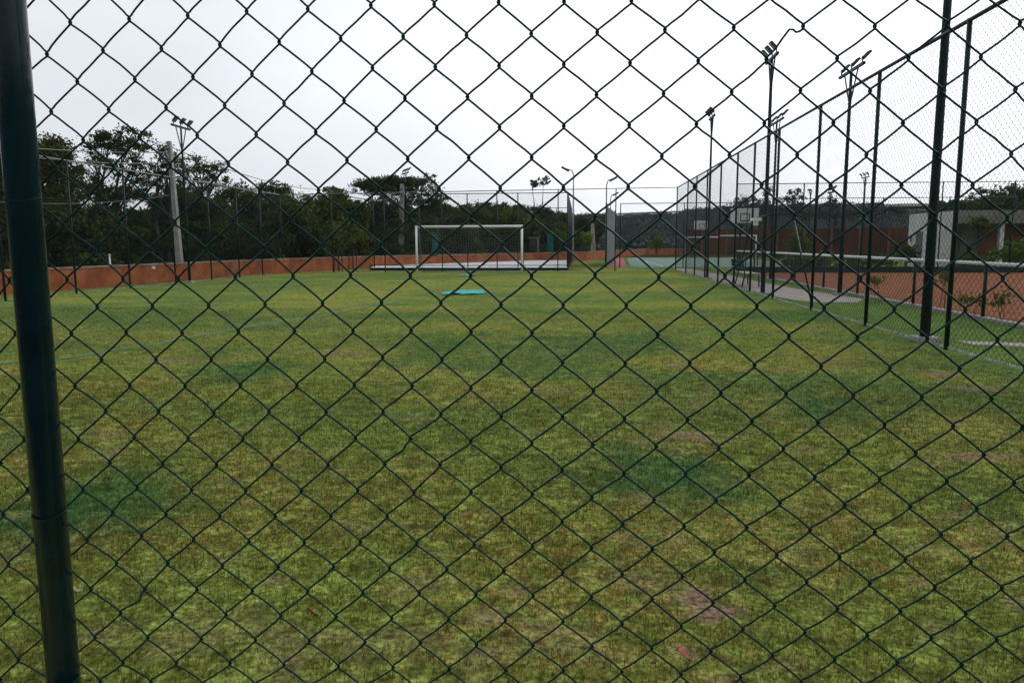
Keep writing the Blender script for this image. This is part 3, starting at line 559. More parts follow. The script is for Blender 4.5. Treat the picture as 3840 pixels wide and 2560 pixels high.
# ------------------------------------------------------------------ goal
def goal(label, x0, x1, y, h, r, name='football_goal', netted=True, depth=1.1, group=None, cat='goal'):
    root = thing(name, label, cat, (x0, y, 0), group=group); w = x1-x0
    for x in (0, w): MB().tube([(x, 0, 0), (x, 0, h)], r, 14).build('goal_post', 'white', root, True)
    MB().tube([(-r, 0, h), (w+r, 0, h)], r, 14).build('crossbar', 'white', root, True)
    if netted:
        m = MB()
        for x in (0, w): m.tube([(x, 0, h-0.02), (x, depth*0.55, h-0.05), (x, depth*1.25, 0.02)], 0.018, 8)
        m.tube([(0, depth*1.25, 0.03), (w, depth*1.25, 0.03)], 0.018, 8); m.build('rear_frame', 'galv', root, True)
        A = []; B = []
        prof = lambda s: (0, depth*0.55*s/0.3, h-0.03*s/0.3) if s < 0.3 else (0, depth*0.55+(s-0.3)/0.7*depth*0.7, (h-0.06)*(1-(s-0.3)/0.7)+0.03)
        nx, ns = int(w/0.13), 22
        P = np.array([[(i*w/nx, prof(j/ns)[1], prof(j/ns)[2]-0.05*math.sin(i*w/nx*1.3)**2*math.sin(j/ns*3.1)) for j in range(ns+1)] for i in range(nx+1)])
        A += list(P[:, :-1].reshape(-1, 3)); B += list(P[:, 1:].reshape(-1, 3)); A += list(P[:-1].reshape(-1, 3)); B += list(P[1:].reshape(-1, 3))
        for x in (0, w):
            for k in range(1, 18):
                z = h*k/18; yy = depth*(1.25-(0.7*z/h)) ; A.append((x, 0, z)); B.append((x, yy, z))
            for k in range(1, 8):
                yy = depth*1.25*k/8; A.append((x, yy, 0.02)); B.append((x, yy, min(h-0.04, (1.25-yy/depth)/0.7*h)))
        Vn, Fn = prisms(A, B, 0.0026); obj('net', Vn, Fn, 'net', root)
        MB().box((0.62, 0.9, 0.85), (0.86, 0.93, 2.05)).build('banner', 'banner', root)
    return root
a = W(1564, 1024, 37.5); b = W(1957, 1018, 37.5)
goal('large white football goal with a net at the far end of the pitch', a.x, b.x, 37.5, 2.33, 0.055)
a = W(2694, 970, 65); goal('nearer white handball goal on the teal hard court', a.x, a.x+3.05, 65, 2.06, 0.05, netted=False, name='handball_goal')
a = W(2572, 968, 74); goal('farther white handball goal, left of the nearer one on the hard court', a.x, a.x+3.05, 74, 2.0, 0.05, netted=False, name='handball_goal')

def hoop(label, px, pyt, pyb, y, w, face=-1):
    t = W(px, pyt, y); bt = W(px, pyb, y); z0, z1 = bt.z, t.z; root = thing('basketball_hoop', label, 'basketball hoop', (t.x, y, 0))
    m = MB(); m.box((-w/2, -0.02, z0), (w/2, 0.02, z1)); bd = m.build('backboard', 'white', root)
    m = MB(); zi = z0+0.15*(z1-z0); zj = z0+0.58*(z1-z0); q = w*0.17
    for bb in (((-q, -0.03, zi), (-q+.06, -0.022, zj)), ((q-.06, -0.03, zi), (q, -0.022, zj)), ((-q, -0.03, zj), (q, -0.022, zj+.06)), ((-q, -0.03, zi-.06), (q, -0.022, zi))): m.box(*bb)
    m.build('marking', 'black', bd)
    m = MB(); m.tube([(0.23*math.cos(k/20*6.283), -0.3+0.23*math.sin(k/20*6.283), zi) for k in range(21)], 0.02, 6); m.tube([(0, -0.02, zi), (0, -0.09, zi)], 0.03, 6); m.build('rim', 'redhard', root, True)
    m = MB(); m.tube([(0, 1.3, 0), (0, 1.3, z0+0.3), (0, 0.03, (z0+z1)/2)], 0.09, 10); m.tube([(0, 1.3, z0-0.6), (0, 0.03, z0+0.15)], 0.05, 8); m.build('support', 'farpost', root, True)
    return root
hoop('distant white basketball backboard standing over the hard court', 2633, 827, 861, 87, 1.75)
hoop('larger nearer white basketball backboard between the fence posts', 2795, 781, 836, 52, 1.9)
# court lines
m = MB()
for q in (((5.2, 48.5, .010), (5.3, 75, .013)), ((14.3, 48.5, .010), (14.4, 75, .013)), ((5.3, 61, .010), (14.3, 61.15, .013)), ((5.3, 48.5, .010), (14.3, 48.62, .013))): m.box(*q)
tag(m.build('court_markings', 'line'), kind='structure')

# raised white court
v = [(-11.8, 41.6), (-0.7, 41.6), (-0.7, 59.5), (-15.2, 59.5)]
obj0 = obj('white_court', [(x, y, 0.15) for x, y in v], [[0, 1, 2, 3]], 'sand'); tag(obj0, kind='structure')
root = thing('court_kerb', 'low dark green kerb edging the raised white court', 'kerb', (-11.8, 41.6, 0))
MB().box((0, -0.12, -0.1), (11.15, 0, 0.155)).build('front_board', 'farpost', root)
MB().box((0, -0.07, 0.26), (11.15, -0.03, 0.30)).build('lower_rail', 'farpost', root)

# ------------------------------------------------------------------ floodlights
def floodlight(label, x, y, h, side, r=0.06, n=3, arm=1.25, name='floodlight_pole', yaw=0.0, group=None, tilt=0.75, base=True):
    root = thing(name, label, 'floodlight', (x, y, 0), yaw, group)
    MB().tube([(0, 0, -0.2), (0, 0, h*0.35), (0, 0, h*0.7), (0, 0, h)], r, 14, r*0.62).build('pole', 'farpost', root, True)
    if base: MB().box((-0.16, -0.16, -0.05), (0.16, 0.16, 0.07)).build('base', 'conc', root)
    m = MB().box((-0.035, -arm/2, h-0.035), (0.035, arm/2, h+0.035)); m.tube([(0, 0, h-0.95), (0, arm*0.28, h)], 0.02, 6); m.tube([(0, 0, h-0.95), (0, -arm*0.28, h)], 0.02, 6); m.build('crossarm', 'farpost', root)
    for k in range(n):
        yy = (k-(n-1)/2)*(arm-0.3)/max(1, n-1)
        R_ = Matrix.Rotation(side*tilt, 3, 'Y')
        m = MB(); c = (side*0.10, yy, h+0.22); m.box((c[0]-0.025, yy-0.10, c[2]-0.13), (c[0]+0.025, yy+0.10, c[2]+0.13), R_, c)
        for q in range(5): m.box((c[0]-side*0.03-0.014, yy-0.095+q*0.044, c[2]-0.11), (c[0]-side*0.03+0.014, yy-0.085+q*0.044, c[2]+0.11), R_, c)
        m.box((-0.012, yy-0.02, h+0.02), (0.012, yy+0.02, h+0.20)); lm = m.build('lamp_housing', 'black', root)
        m = MB(); f0 = c[0]+side*0.026; m.box((min(f0, f0+side*0.006), yy-0.085, c[2]-0.115), (max(f0, f0+side*0.006), yy+0.085, c[2]+0.115), R_, c); m.build('lens', 'glass', lm)
    return root
floodlight('tallest floodlight pole at the right-hand fence, its head above the picture', 5.24, 11.88, 6.9, -1, r=0.075)
p = floodlight('floodlight pole by the gate of the right-hand fence, three lamps aimed at the pitch', 5.24, 22.2, 6.55, -1, r=0.065)
a = Vector((5.24, 22.2, 0)); m = MB(); w_ = W(2836, 824, 22.1)-a; m.box((w_.x-.13, -0.2, w_.z-.03), (w_.x+.13, 0.05, w_.z+.05)); m.box((w_.x-.06, -0.12, w_.z-.16), (w_.x+.06, 0.0, w_.z-.04)); m.build('junction_box', 'white', p)
floodlight('floodlight pole farthest down the right-hand fence', 5.24, 31.8, 6.5, -1, r=0.06)
floodlight('floodlight pole beside the clay court, near the low fence', 7.35, 22.1, 6.15, 1, r=0.065, arm=1.9, n=3)
floodlight('floodlight pole farther along the clay court, thin against the sky', 7.5, 30.6, 6.1, 1, r=0.06, arm=1.9)
floodlight('floodlight pole at the left-hand fence with three lamps above the trees', -15.32, 28.35, 5.95, 1, r=0.055, arm=1.35)
t = W(3245, 665, 60); floodlight('distant floodlight mast with a cluster of lamps above the right-hand courts', t.x, 60, t.z, -1, r=0.1, arm=1.6)
t = W(3040, 722, 75); floodlight('small distant floodlight mast in the gap between far trees', t.x, 75, t.z, -1, r=0.09, arm=1.0)
t = W(3115, 722, 40.5); floodlight('slender floodlight pole just behind the clay court fence', t.x, 40.5, t.z, 1, r=0.04, arm=0.8, n=2)
t = W(1519, 650, 49); floodlight('floodlight mast rising above the flat topped tree left of the goal', t.x, 49, t.z, 1, r=0.06, arm=1.6, yaw=0.5)

def lamppost(label, px, pyt, y, dx, fat=1.0):
    t = W(px, pyt, y); root = thing('street_lamp', label, 'street lamp', (t.x, y, 0))
    MB().tube([(0, 0, -0.1), (0, 0, t.z-0.45)], 0.07*fat, 10, 0.05*fat).tube([(0, 0, t.z-0.45), (dx*0.15, 0, t.z-0.1), (dx*0.5, 0, t.z)], 0.045*fat, 8).build('pole', 'conc', root, True)
    m = MB(); R_ = Matrix.Rotation(-0.5*(1 if dx > 0 else -1), 3, 'Y'); c = (dx*0.65, 0, t.z); m.box((c[0]-0.33, -0.12, t.z-.07), (c[0]+0.33, 0.12, t.z+.08), R_, c); m.build('lamp_head', 'black', root)
lamppost('tall street lamp behind the far fence, head bent to the left', 2151, 634, 60, -1.0)
lamppost('slim street lamp with its head bent to the right, beside the grey screen', 2275, 672, 60, 0.8)
lamppost('smallest street lamp right of the grey screen, faint against the sky', 2290, 728, 80, 0.8)

# ------------------------------------------------------------------ concrete utility poles and cables
def upole(label, pxt, pyt, pxb, pyb, y, w=0.26, arms=True, group=None):
    t = W(pxt, pyt, y); b = W(pxb, pyb, y); root = thing('utility_pole', label, 'utility pole', (b.x, y, 0)); m = MB()
    n = len(m.v); tx = t.x-b.x
    for (cx_, z, s) in ((-tx*0.02, -0.2, w), (tx, t.z, w*0.62)):
        m.v += [Vector((cx_-s/2, -s/2, z)), Vector((cx_+s/2, -s/2, z)), Vector((cx_+s/2, s/2, z)), Vector((cx_-s/2, s/2, z))]
    m.f += [[0, 3, 2, 1], [4, 5, 6, 7], [0, 1, 5, 4], [1, 2, 6, 5], [2, 3, 7, 6], [3, 0, 4, 7]]; m.build('pole', 'conc', root)
    if arms:
        for k in range(3):
            z = t.z-0.35-0.42*k; m = MB(); m.tube([(tx, -s/2, z), (tx, -s/2-0.16, z)], 0.03, 8); m.tube([(tx, -s/2-0.12, z-0.08), (tx, -s/2-0.12, z+0.08)], 0.05, 8); m.build('insulator', 'door', root, True)
    return root, Vector((t.x, y, t.z))
_, top1 = upole('pale concrete utility pole behind the left wall, beside the three lamp floodlight', 634, 530, 676, 990, 33)
_, top2 = upole('second concrete utility pole, under the flat topped tree left of the goal', 1508, 690, 1503, 960, 49, w=0.36)
upole('short pale concrete post behind the far fence, right of the lime green bushes', 2222, 838, 2226, 960, 70, w=0.5, arms=False)
_, top3 = upole('slim white topped pole beside the vine covered shed', 2017, 890, 2020, 975, 62, w=0.16, arms=False)
def cable(label, A, B, sag, r=0.018, n=16, group=None):
    A = Vector(A); B = Vector(B); pts = [A.lerp(B, i/n)-Vector((0, 0, sag*4*(i/n)*(1-i/n))) for i in range(n+1)]
    c = MB(); c.tube([p-A for p in pts], r, 5); o = c.build('power_cable', 'cable', smooth=True, loc=A); tag(o, label, 'cable', group)
cable('upper power cable reaching the first utility pole from the left', W(-250, 520, 22), top1-Vector((0, 0.2, .5)), 0.15)
cable('lower power cable reaching the first utility pole from the left', W(-250, 535, 22), top1-Vector((0, 0.2, .95)), 0.25)
cable('long pale cable low across the trunks of the left trees', W(-100, 750, 27), W(640, 732, 33), 0.25)
cable('upper thin power cable in the sky right of the first utility pole', top1-Vector((0, .2, .2)), W(1330, 705, 60), 0.8, 0.02)
cable('lower thin power cable in the sky right of the first utility pole', top1-Vector((0, .2, 1.3)), W(1330, 712, 60), 0.8, 0.02)
cable('power cable sagging in front of the flat topped tree', W(1250, 700, 45), top2-Vector((0, .2, .5)), 0.35, 0.03)
cable('slack cable beside the flat topped tree, lower of two', W(1215, 702, 45), top2-Vector((0, .2, .8)), 0.45, 0.03)

# ------------------------------------------------------------------ bench, building, shed
def bench():
    root = thing('bench', 'garden bench with pale seat and dark green legs outside the right-hand fence', 'bench', (5.78, 26.9, 0), rad(90))
    m = MB()
    for k in range(4): m.box((-1.0, -0.24+k*0.125, 0.43), (1.0, -0.24+k*0.125+0.105, 0.465))
    m.build('seat', 'wood', root); m = MB()
    for k in range(3): m.box((-1.0, 0.27, 0.55+k*0.13), (1.0, 0.30, 0.65+k*0.13), Matrix.Rotation(-0.15, 3, 'X'), (0, 0.27, 0.5))
    m.build('backrest', 'farpost', root)
    for x in (-0.85, 0.85):
        m = MB(); m.tube([(x, -0.24, 0), (x, -0.22, 0.43), (x, 0.24, 0.43), (x, 0.33, 0.92)], 0.025, 8); m.tube([(x, 0.24, 0.43), (x, 0.32, 0)], 0.025, 8); m.build('leg', 'farpost', root, True)
bench()
def building():
    Y = 45.0; x0 = W(3405, 900, 49).x; x1 = W(3580, 900, Y).x; zt = W(3440, 800, 47).z
    root = thing('low_building', 'low flat roofed building with a pale block and grey concrete canopy at the right edge', 'building', (x0, Y, 0))
    w = x1-x0; m = MB(); m.box((0, 0, 0), (w*0.93, 4, zt)); wl = m.build('wall', 'housewhite', root)
    ya = 2.0; m = MB(); m.box((-0.04, ya, 0), (0.0, ya+0.85, 2.1)); m.build('door', 'door', root)
    m = MB(); m.box((-0.03, 3.4, 1.5), (0.0, 3.65, 1.9)); m.build('window', 'door', root)
    # canopy block to the right
    xa = w*0.93+.004; xr = xa+14
    m = MB(); m.box((xa, 0.3, W(3600, 838, Y).z), (xr, 3.2, W(3600, 788, Y).z)); m.build('roof', 'housegrey', root)
    m = MB(); m.box((xa+0.02, 2.3, 0), (W(3665, 900, Y+2.3).x-x0, 3, W(3600, 838, Y).z-0.01)); m.build('recessed_wall', 'housegrey', root)
    m = MB(); q = W(3665, 900, Y+2.3).x-x0; m.box((q+.005, 2.1, 0), (xr-0.3, 3.05, W(3600, 838, Y).z-0.012)); m.build('brown_wall', 'housebrown', root)
    m = MB(); q = W(3548, 900, Y+2.2).x-x0; m.box((q, 2.24, 0), (q+0.85, 2.29, 2.1)); m.build('door', 'door', root)
    for px in (3745,):
        q = W(px, 900, Y+0.6).x-x0; m = MB(); m.box((q, 0.5, 0), (q+0.22, 0.75, W(3600, 838, Y).z-0.005)); m.build('column', 'housewhite', root)
building()
def shed():
    Y = 62.0; a = W(1985, 975, Y); b = W(2018, 893, Y)
    root = thing('garden_shed', 'small mauve grey shed topped by a green creeper, behind the white court', 'shed', (a.x, Y, 0))
    m = MB(); m.box((0, 0, 0), (b.x-a.x, 1.2, b.z)); m.build('wall', 'shed', root)
    m = MB(); m.box((-0.1, -0.1, b.z), (b.x-a.x+.1, 1.3, b.z+0.08)); m.build('roof', 'conc', root)
    return root
shed_root = shed()
p = W(2052, 950, 61.5); root = thing('shade_banner', 'hanging strip of teal shade netting beside the small shed', 'banner', (p.x, 61.5, 0))
m = MB(); q = W(2076, 875, 61.5); m.box((0, -.02, 0.25), (q.x-p.x, 0.02, q.z)); m.build('cloth', 'banner', root); m = MB(); m.tube([(0, 0.03, 0), (0, .03, q.z+.1)], 0.04, 6); m.build('pole', 'farpost', root)

# ------------------------------------------------------------------ things lying on the grass
hp = [G(x, y) for x, y in ((-60, 1384), (60, 1368), (200, 1358), (330, 1336), (450, 1318), (560, 1303), (700, 1272), (820, 1252), (930, 1232), (1050, 1211), (1170, 1196), (1290, 1172), (1400, 1148), (1500, 1136))]
m = MB(); m.tube([p+Vector((0, 0.05*math.sin(i*2.1), 0.030+0.006*math.sin(i*1.7)))-hp[0] for i, p in enumerate(hp)], 0.008, 6)
M['hose'] = material('teal_hose', (0.03, 0.20, 0.15), 0.5, 0.3, 3); tag(m.build('garden_hose', 'hose', smooth=True, loc=hp[0]), 'long teal hose lying across the left half of the pitch', 'hose')
def crumple(label, px, py, hw, hh, seed):
    c = G(px, py); a = G(px-hw, py); b = G(px+hw, py); f = G(px, py-hh); n_ = G(px, py+hh); r = np.random.default_rng(seed)
    nx, ny = 42, 14; xs = np.linspace(a.x-c.x, b.x-c.x, nx); yy = np.linspace(n_.y-c.y, f.y-c.y, ny); X_, Y_ = np.meshgrid(xs, yy)
    Z_ = 0.02+0.07*np.abs(fbm(X_*1.0+seed, Y_+seed, 2.1, 3)-0.5)*2; X2 = X_+(fbm(X_+9, Y_+seed, 1.7, 3)-.5)*0.3; Y2 = Y_+(fbm(X_+19, Y_+seed*2, 1.3, 3)-.5)*0.7
    idx = (np.arange(ny-1)[:, None]*nx+np.arange(nx-1)[None]).ravel(); F = np.stack([idx, idx+1, idx+nx+1, idx+nx], 1)
    e = ((X_/abs(xs[0]))**2+(Y_/max(abs(yy[0]), .01))**2+(fbm(X_, Y_, 2.5, 3)-.5)*1.1).ravel(); F = F[(e[F].max(1) < 1.0)]
    o = obj('netting_heap', np.stack([X2.ravel(), Y2.ravel(), Z_.ravel()], 1), F, 'bluenet', loc=c, smooth=True); tag(o, label, 'netting')
crumple('heap of bright teal netting spread on the grass in front of the goal', 1752, 1098, 88, 9, 3)
crumple('small strip of teal netting close to the far goal line', 1752, 1034, 30, 2, 8)
def leaf(label, px, py, s, mat, seed, name='dry_leaf', cat='leaf', ratio=0.5):
    c = G(px, py); r = random.Random(seed); v = []; f = []; n = 9; z = 0.03
    for i in range(n):
        t = i/(n-1); wv = math.sin(t*math.pi)**0.8*s*ratio; x = (t-0.5)*s*2
        for sd_ in (-1, 0, 1): v.append((x, sd_*wv, z+(0.012 if sd_ else 0.0)+0.018*math.sin(t*3+seed)))
    for i in range(n-1):
        for q in (0, 1): f.append([3*i+q, 3*i+q+1, 3*i+q+4, 3*i+q+3])
    o = obj(name, v, f, mat, loc=c, smooth=True); o.rotation_euler = (0, 0, r.uniform(-0.6, 0.6)); so_ = o.modifiers.new('thickness', 'SOLIDIFY'); so_.thickness = 0.002; tag(o, label, cat)
leaf('curled reddish dry leaf on the grass at the bottom of the view', 2562, 2492, 0.027, 'leafdry', 1, ratio=0.85)
leaf('orange brown dry leaf on the grass, left of the bare patch near the bottom', 1175, 2322, 0.020, 'leafdry', 2)
leaf('pale curled husk on the grass just right of the near fence post', 290, 2232, 0.032, 'husk', 3, 'dry_husk', 'husk', 0.14)
leaf('tiny dark leaf on the grass at the right of the pitch', 3308, 1513, 0.05, 'bark', 4, ratio=0.2)
leaf('small rusty leaf on the lawn near the right edge', 3620, 1925, 0.035, 'leafdry', 5, ratio=0.3)

# ------------------------------------------------------------------ trees
def leafmesh(blobs, size, dens, clump=0.35, flat=0.75, seed=0, elong=1.6):
    """blobs: (x, y, z, rx, ry, rz, density factor); leaves gather in clumps, gaps stay between the clumps"""
    r = np.random.default_rng(seed); C = []
    for (x, y, z, rx, ry, rz, df) in blobs:
        vol = 4.19*rx*ry*rz; ncl = max(4, int(vol/(4.19*clump**3)*df*1.25))
        u = r.normal(size=(ncl, 3)); u /= np.linalg.norm(u, axis=1, keepdims=True); rr = r.random(ncl)**0.42
        c = u*rr[:, None]*np.array([rx, ry, rz])+np.array([x, y, z]); nl = max(6, int(dens))
        sz = clump*(0.55+0.9*r.random(ncl))
        p = c[:, None, :]+r.normal(size=(ncl, nl, 3))*np.array([0.5, 0.5, 0.5*flat])*sz[:, None, None]
        b = np.repeat(r.random(ncl)[:, None], nl, 1)
        C.append((p.reshape(-1, 3), b.ravel()))
    P = np.concatenate([c[0] for c in C]); Bc = np.concatenate([c[1] for c in C]); n = len(P)
    d1 = r.normal(size=(n, 3)); d1 /= np.linalg.norm(d1, axis=1, keepdims=True); d2 = np.cross(d1, r.normal(size=(n, 3))); d2 /= np.linalg.norm(d2, axis=1, keepdims=True)
    s = size*(0.5+r.random(n))[:, None]
    V = np.stack([P-d1*s*elong*0.5, P+d2*s*0.5, P+d1*s*elong*0.5, P-d2*s*0.5], 1).reshape(-1, 3)
    V[:, 2] = np.maximum(V[:, 2], 0.02)
    return V, np.arange(n*4).reshape(-1, 4), np.clip(Bc*0.6+r.random(n)*0.4, 0, 1)
def tree(label, px, py0, y, blobs, mat='leafdark', size=0.2, dens=26, clump=0.4, depth=0.8, tr=0.16, bark='bark', group=None, seed=0, name='tree', cat='tree', flat=0.75, stems=1, lean=0.0, dmul=1.0):
    """blobs in picture units at depth y: (px, py, half width, half height, density)"""
    b0 = W(px, py0, y); root = thing(name, label, cat, (b0.x, y, 0), group=group); rr = random.Random(seed*7+1); bl = []
    for (bx_, by_, hw, hh, df) in blobs:
        c = W(bx_, by_, y); k = y/FPX; bl.append((c.x-b0.x, rr.uniform(-.5, .5)*hw*k*depth, c.z, hw*k*1.16, hw*k*depth, hh*k*1.2, df*dmul))
    V, F, R_ = leafmesh(bl, size, dens, clump, flat, seed); obj('crown', V, F, mat, root, attrs={'rnd': ('FACE', R_)})
    m = MB(); low = min(b[2]-b[5]*0.4 for b in bl); low = max(0.8, low*0.75)
    for s_ in range(stems):
        ox = (s_-(stems-1)/2)*tr*2.2; sp = Vector((ox+lean*low+(s_-(stems-1)/2)*low*0.12, rr.uniform(-.1, .1), low))
        m.tube([(ox, 0, -0.1), Vector((ox*0.9+lean*low*0.4+rr.uniform(-.05, .05), 0, low*0.5)), sp], tr/stems**0.4, 8, tr*0.7/stems**0.4)
        for k, q in enumerate(bl):
            if stems > 1 and k % stems != s_: continue
            e = Vector((q[0], q[1], q[2])); mid = sp.lerp(e, 0.5)+Vector((rr.uniform(-.25, .25), rr.uniform(-.2, .2), rr.uniform(-.1, .3)))
            m.tube([sp, mid, e], tr*0.45, 6, tr*0.12)
            for z in range(3):
                e2 = e+Vector((rr.uniform(-.9, .9)*q[3], rr.uniform(-.8, .8)*q[4], rr.uniform(-.3, .8)*q[5])); m.tube([mid.lerp(e, 0.4), e2], tr*0.18, 5, tr*0.04)
    m.build('trunk', bark, root, True)
    return root
LT = [
 ('tall dark tree at the extreme left, partly behind the near fence post', 60, 33, [(-60, 560, 120, 90, 1), (30, 500, 70, 70, .8), (10, 640, 110, 90, 1.1), (70, 740, 100, 80, 1), (-40, 780, 120, 90, 1)], 'leafdark', .17, 1),
 ('broad olive topped tree right of the near fence post', 210, 34, [(190, 590, 80, 60, 1.3), (145, 560, 50, 40, 1.2), (240, 625, 60, 50, 1.2), (200, 555, 60, 30, 1.4), (170, 620, 80, 40, 1.4), (190, 680, 90, 60, 1), (280, 700, 60, 60, 1), (150, 770, 90, 60, 1), (260, 780, 80, 50, 1)], 'leafolive', .16, 1),
 ('tallest airy tree with sky showing between its branches, left of the concrete pole', 400, 36, [(420, 510, 60, 28, .75), (480, 500, 60, 26, .6), (370, 545, 60, 28, .7), (450, 555, 70, 30, .8), (530, 545, 45, 28, .7), (340, 595, 50, 30, .55), (420, 620, 70, 26, .5), (510, 610, 60, 30, .55), (350, 660, 50, 24, .6), (480, 660, 60, 22, .5), (550, 640, 36, 26, .6), (330, 710, 60, 34, 1), (430, 730, 80, 34, .9), (530, 715, 60, 36, .8)], 'leafair', .13, 0),
 ('airy tree whose crown wraps the top of the concrete pole', 620, 37, [(600, 600, 40, 30, .6), (650, 590, 40, 34, .55), (640, 640, 60, 30, .6), (580, 670, 46, 26, .65), (650, 700, 56, 26, .65), (600, 745, 60, 34, .9), (690, 740, 50, 30, .9), (620, 560, 36, 22, .5)], 'leafair', .13, 0),
 ('feathery tree with a drooping right shoulder, right of the left-hand floodlight', 760, 40, [(735, 590, 40, 14, .5), (720, 620, 46, 22, .55), (760, 650, 50, 22, .55), (810, 632, 46, 17, .9), (700, 665, 46, 22, .5), (780, 690, 46, 20, .7), (830, 655, 30, 14, .7), (720, 720, 56, 24, .9), (680, 620, 30, 16, .5)], 'leafair', .13, 0),
 ('low dark tree in the wood, under the feathery tree', 700, 39, [(700, 780, 80, 50, 1.1), (620, 800, 70, 60, 1.1), (780, 770, 70, 40, 1.1), (830, 800, 60, 50, 1)], 'leafdark', .17, 1),
 ('round dark tree beneath the two thin sky cables', 880, 42, [(850, 705, 44, 28, 1.1), (900, 730, 56, 34, 1.1), (840, 760, 60, 40, 1.1), (920, 790, 70, 50, 1)], 'leafolive', .17, 1),
 ('rounded olive tree where the left fence meets the far corner', 1020, 43, [(960, 712, 44, 26, 1.1), (1030, 715, 56, 30, 1.1), (1080, 735, 40, 26, 1), (1010, 770, 90, 46, 1.1), (1060, 800, 80, 50, 1)], 'leafdark', .17, 1),
 ('low olive tree seen between the corner and the umbrella tree', 1160, 45, [(1130, 760, 50, 30, 1.1), (1190, 770, 56, 34, 1.1), (1240, 750, 44, 34, 1), (1160, 820, 90, 50, 1.1), (1250, 800, 50, 50, 1)], 'leafolive', .17, 1),
 ('small tufted tree just left of the umbrella tree', 1270, 46, [(1235, 712, 24, 16, .8), (1262, 735, 36, 22, .9), (1270, 780, 60, 44, 1), (1320, 800, 50, 44, 1)], 'leafdark', .16, 0),
 ('flat topped umbrella tree with bare limbs and sky below its crown', 1480, 50, [(1345, 700, 44, 13, 1), (1400, 690, 56, 20, 1.5), (1470, 682, 60, 20, 1.6), (1530, 685, 44, 22, 1.3), (1440, 712, 90, 14, 1), (1570, 685, 30, 22, .7), (1600, 668, 34, 14, .55), (1595, 700, 40, 24, .6), (1545, 740, 50, 24, .5), (1460, 745, 36, 12, .3), (1500, 770, 30, 14, .25)], 'leafdark', .15, 0),
 ('rounded airy tree on the right shoulder of the umbrella tree', 1640, 52, [(1640, 725, 30, 12, .5), (1655, 755, 44, 22, .7), (1610, 765, 50, 26, .7), (1680, 778, 28, 16, .7), (1630, 800, 60, 26, .9)], 'leafair', .15, 0),
 ('low dark tree between the umbrella tree and the goal', 1400, 50, [(1330, 830, 80, 50, 1.1), (1420, 830, 90, 56, 1), (1500, 830, 70, 50, 1), (1560, 840, 60, 50, 1)], 'leafdark', .18, 1),
 ('dark tree directly above the left half of the goal', 1740, 58, [(1740, 800, 60, 22, 1), (1690, 815, 50, 26, 1), (1790, 795, 40, 20, 1), (1720, 850, 90, 40, 1.1)], 'leafdark', .19, 1),
 ('taller dark tree with a ragged top above the right half of the goal', 1860, 66, [(1832, 775, 26, 12, .8), (1860, 788, 50, 22, 1.1), (1910, 792, 46, 20, 1.1), (1960, 800, 40, 20, 1), (1880, 840, 90, 40, 1.1)], 'leafdark', .19, 1),
 ('bushy dark tree at the foot of the two slender far trees', 2020, 82, [(2010, 790, 30, 16, 1), (2045, 800, 36, 20, 1), (1985, 820, 50, 26, 1), (2080, 820, 40, 22, 1), (2110, 812, 30, 14, 1), (2030, 860, 80, 36, 1)], 'leafdark', .2, 1),
 ('dark tree behind the street lamp, right of the cage edge', 2160, 92, [(2130, 825, 40, 18, 1), (2190, 830, 40, 16, 1), (2255, 815, 26, 12, .9), (2160, 870, 90, 40, 1)], 'leafdark', .22, 1)]
for k, (lb, px, y, bl, mt, sz, dn) in enumerate(LT):
    tree(lb, px, 960, y, bl, mt, size=sz*0.52, dens=85 if dn else 62, clump=0.40 if dn else 0.30, flat=0.7 if dn else 0.5, dmul=1.6 if dn else 1.9, tr=0.17 if y < 48 else 0.2, seed=k+3, stems=2 if k in (2, 3, 10) else 1, bark='bark' if k != 10 else 'palebark')
# dense understorey trees behind the boundary wall
def understorey(seed, h, w, mat):
    root = thing('understorey_tree', 'dense dark low tree filling the wood behind the terracotta wall', 'tree', (0, 0, 0), group='dense low trees of the wood behind the wall'); r = random.Random(seed); bl = []
    for k in range(13): bl.append((r.uniform(-w, w)*0.6, r.uniform(-w, w)*0.35, r.uniform(0.12, 0.86)*h, w*r.uniform(.35, .55), w*.4, h*r.uniform(.13, .2), 1.0))
    V, F, R_ = leafmesh(bl, 0.105, 85, 0.38, 0.75, seed); obj('crown', V, F, mat, root, attrs={'rnd': ('FACE', R_)})
    m = MB(); m.tube([(0, 0, -.1), (r.uniform(-.2, .2), 0, h*.4), (0, 0, h*.75)], 0.12, 7, 0.05); m.build('trunk', 'bark', root, True); return root
US = [understorey(50+k, 3.6, 2.1, mt) for k, mt in enumerate(('leafdark', 'leafdark', 'leafolive', 'leafdark'))]
spots = []; rr = random.Random(3)
for k in range(15): spots.append((140*k-90, 31+k*1.25+rr.uniform(-.5, .5), rr.uniform(.85, 1.1)))
for k in range(17): spots.append((135*k-60, 37+k*1.7+rr.uniform(-.7, .7), rr.uniform(1.05, 1.35)))
for k, (px, y, s) in enumerate(spots):
    while W(px, 950, y).x > float(wall_x(y))-2.0*s: y += 0.5
    o = US[k] if k < 4 else copy_tree(US[k % 4]); p = W(px, 950, y); o.location = (p.x, y, 0); o.rotation_euler = (0, 0, rr.uniform(0, 6.28)); o.scale = (s, s, s*rr.uniform(.9, 1.1))
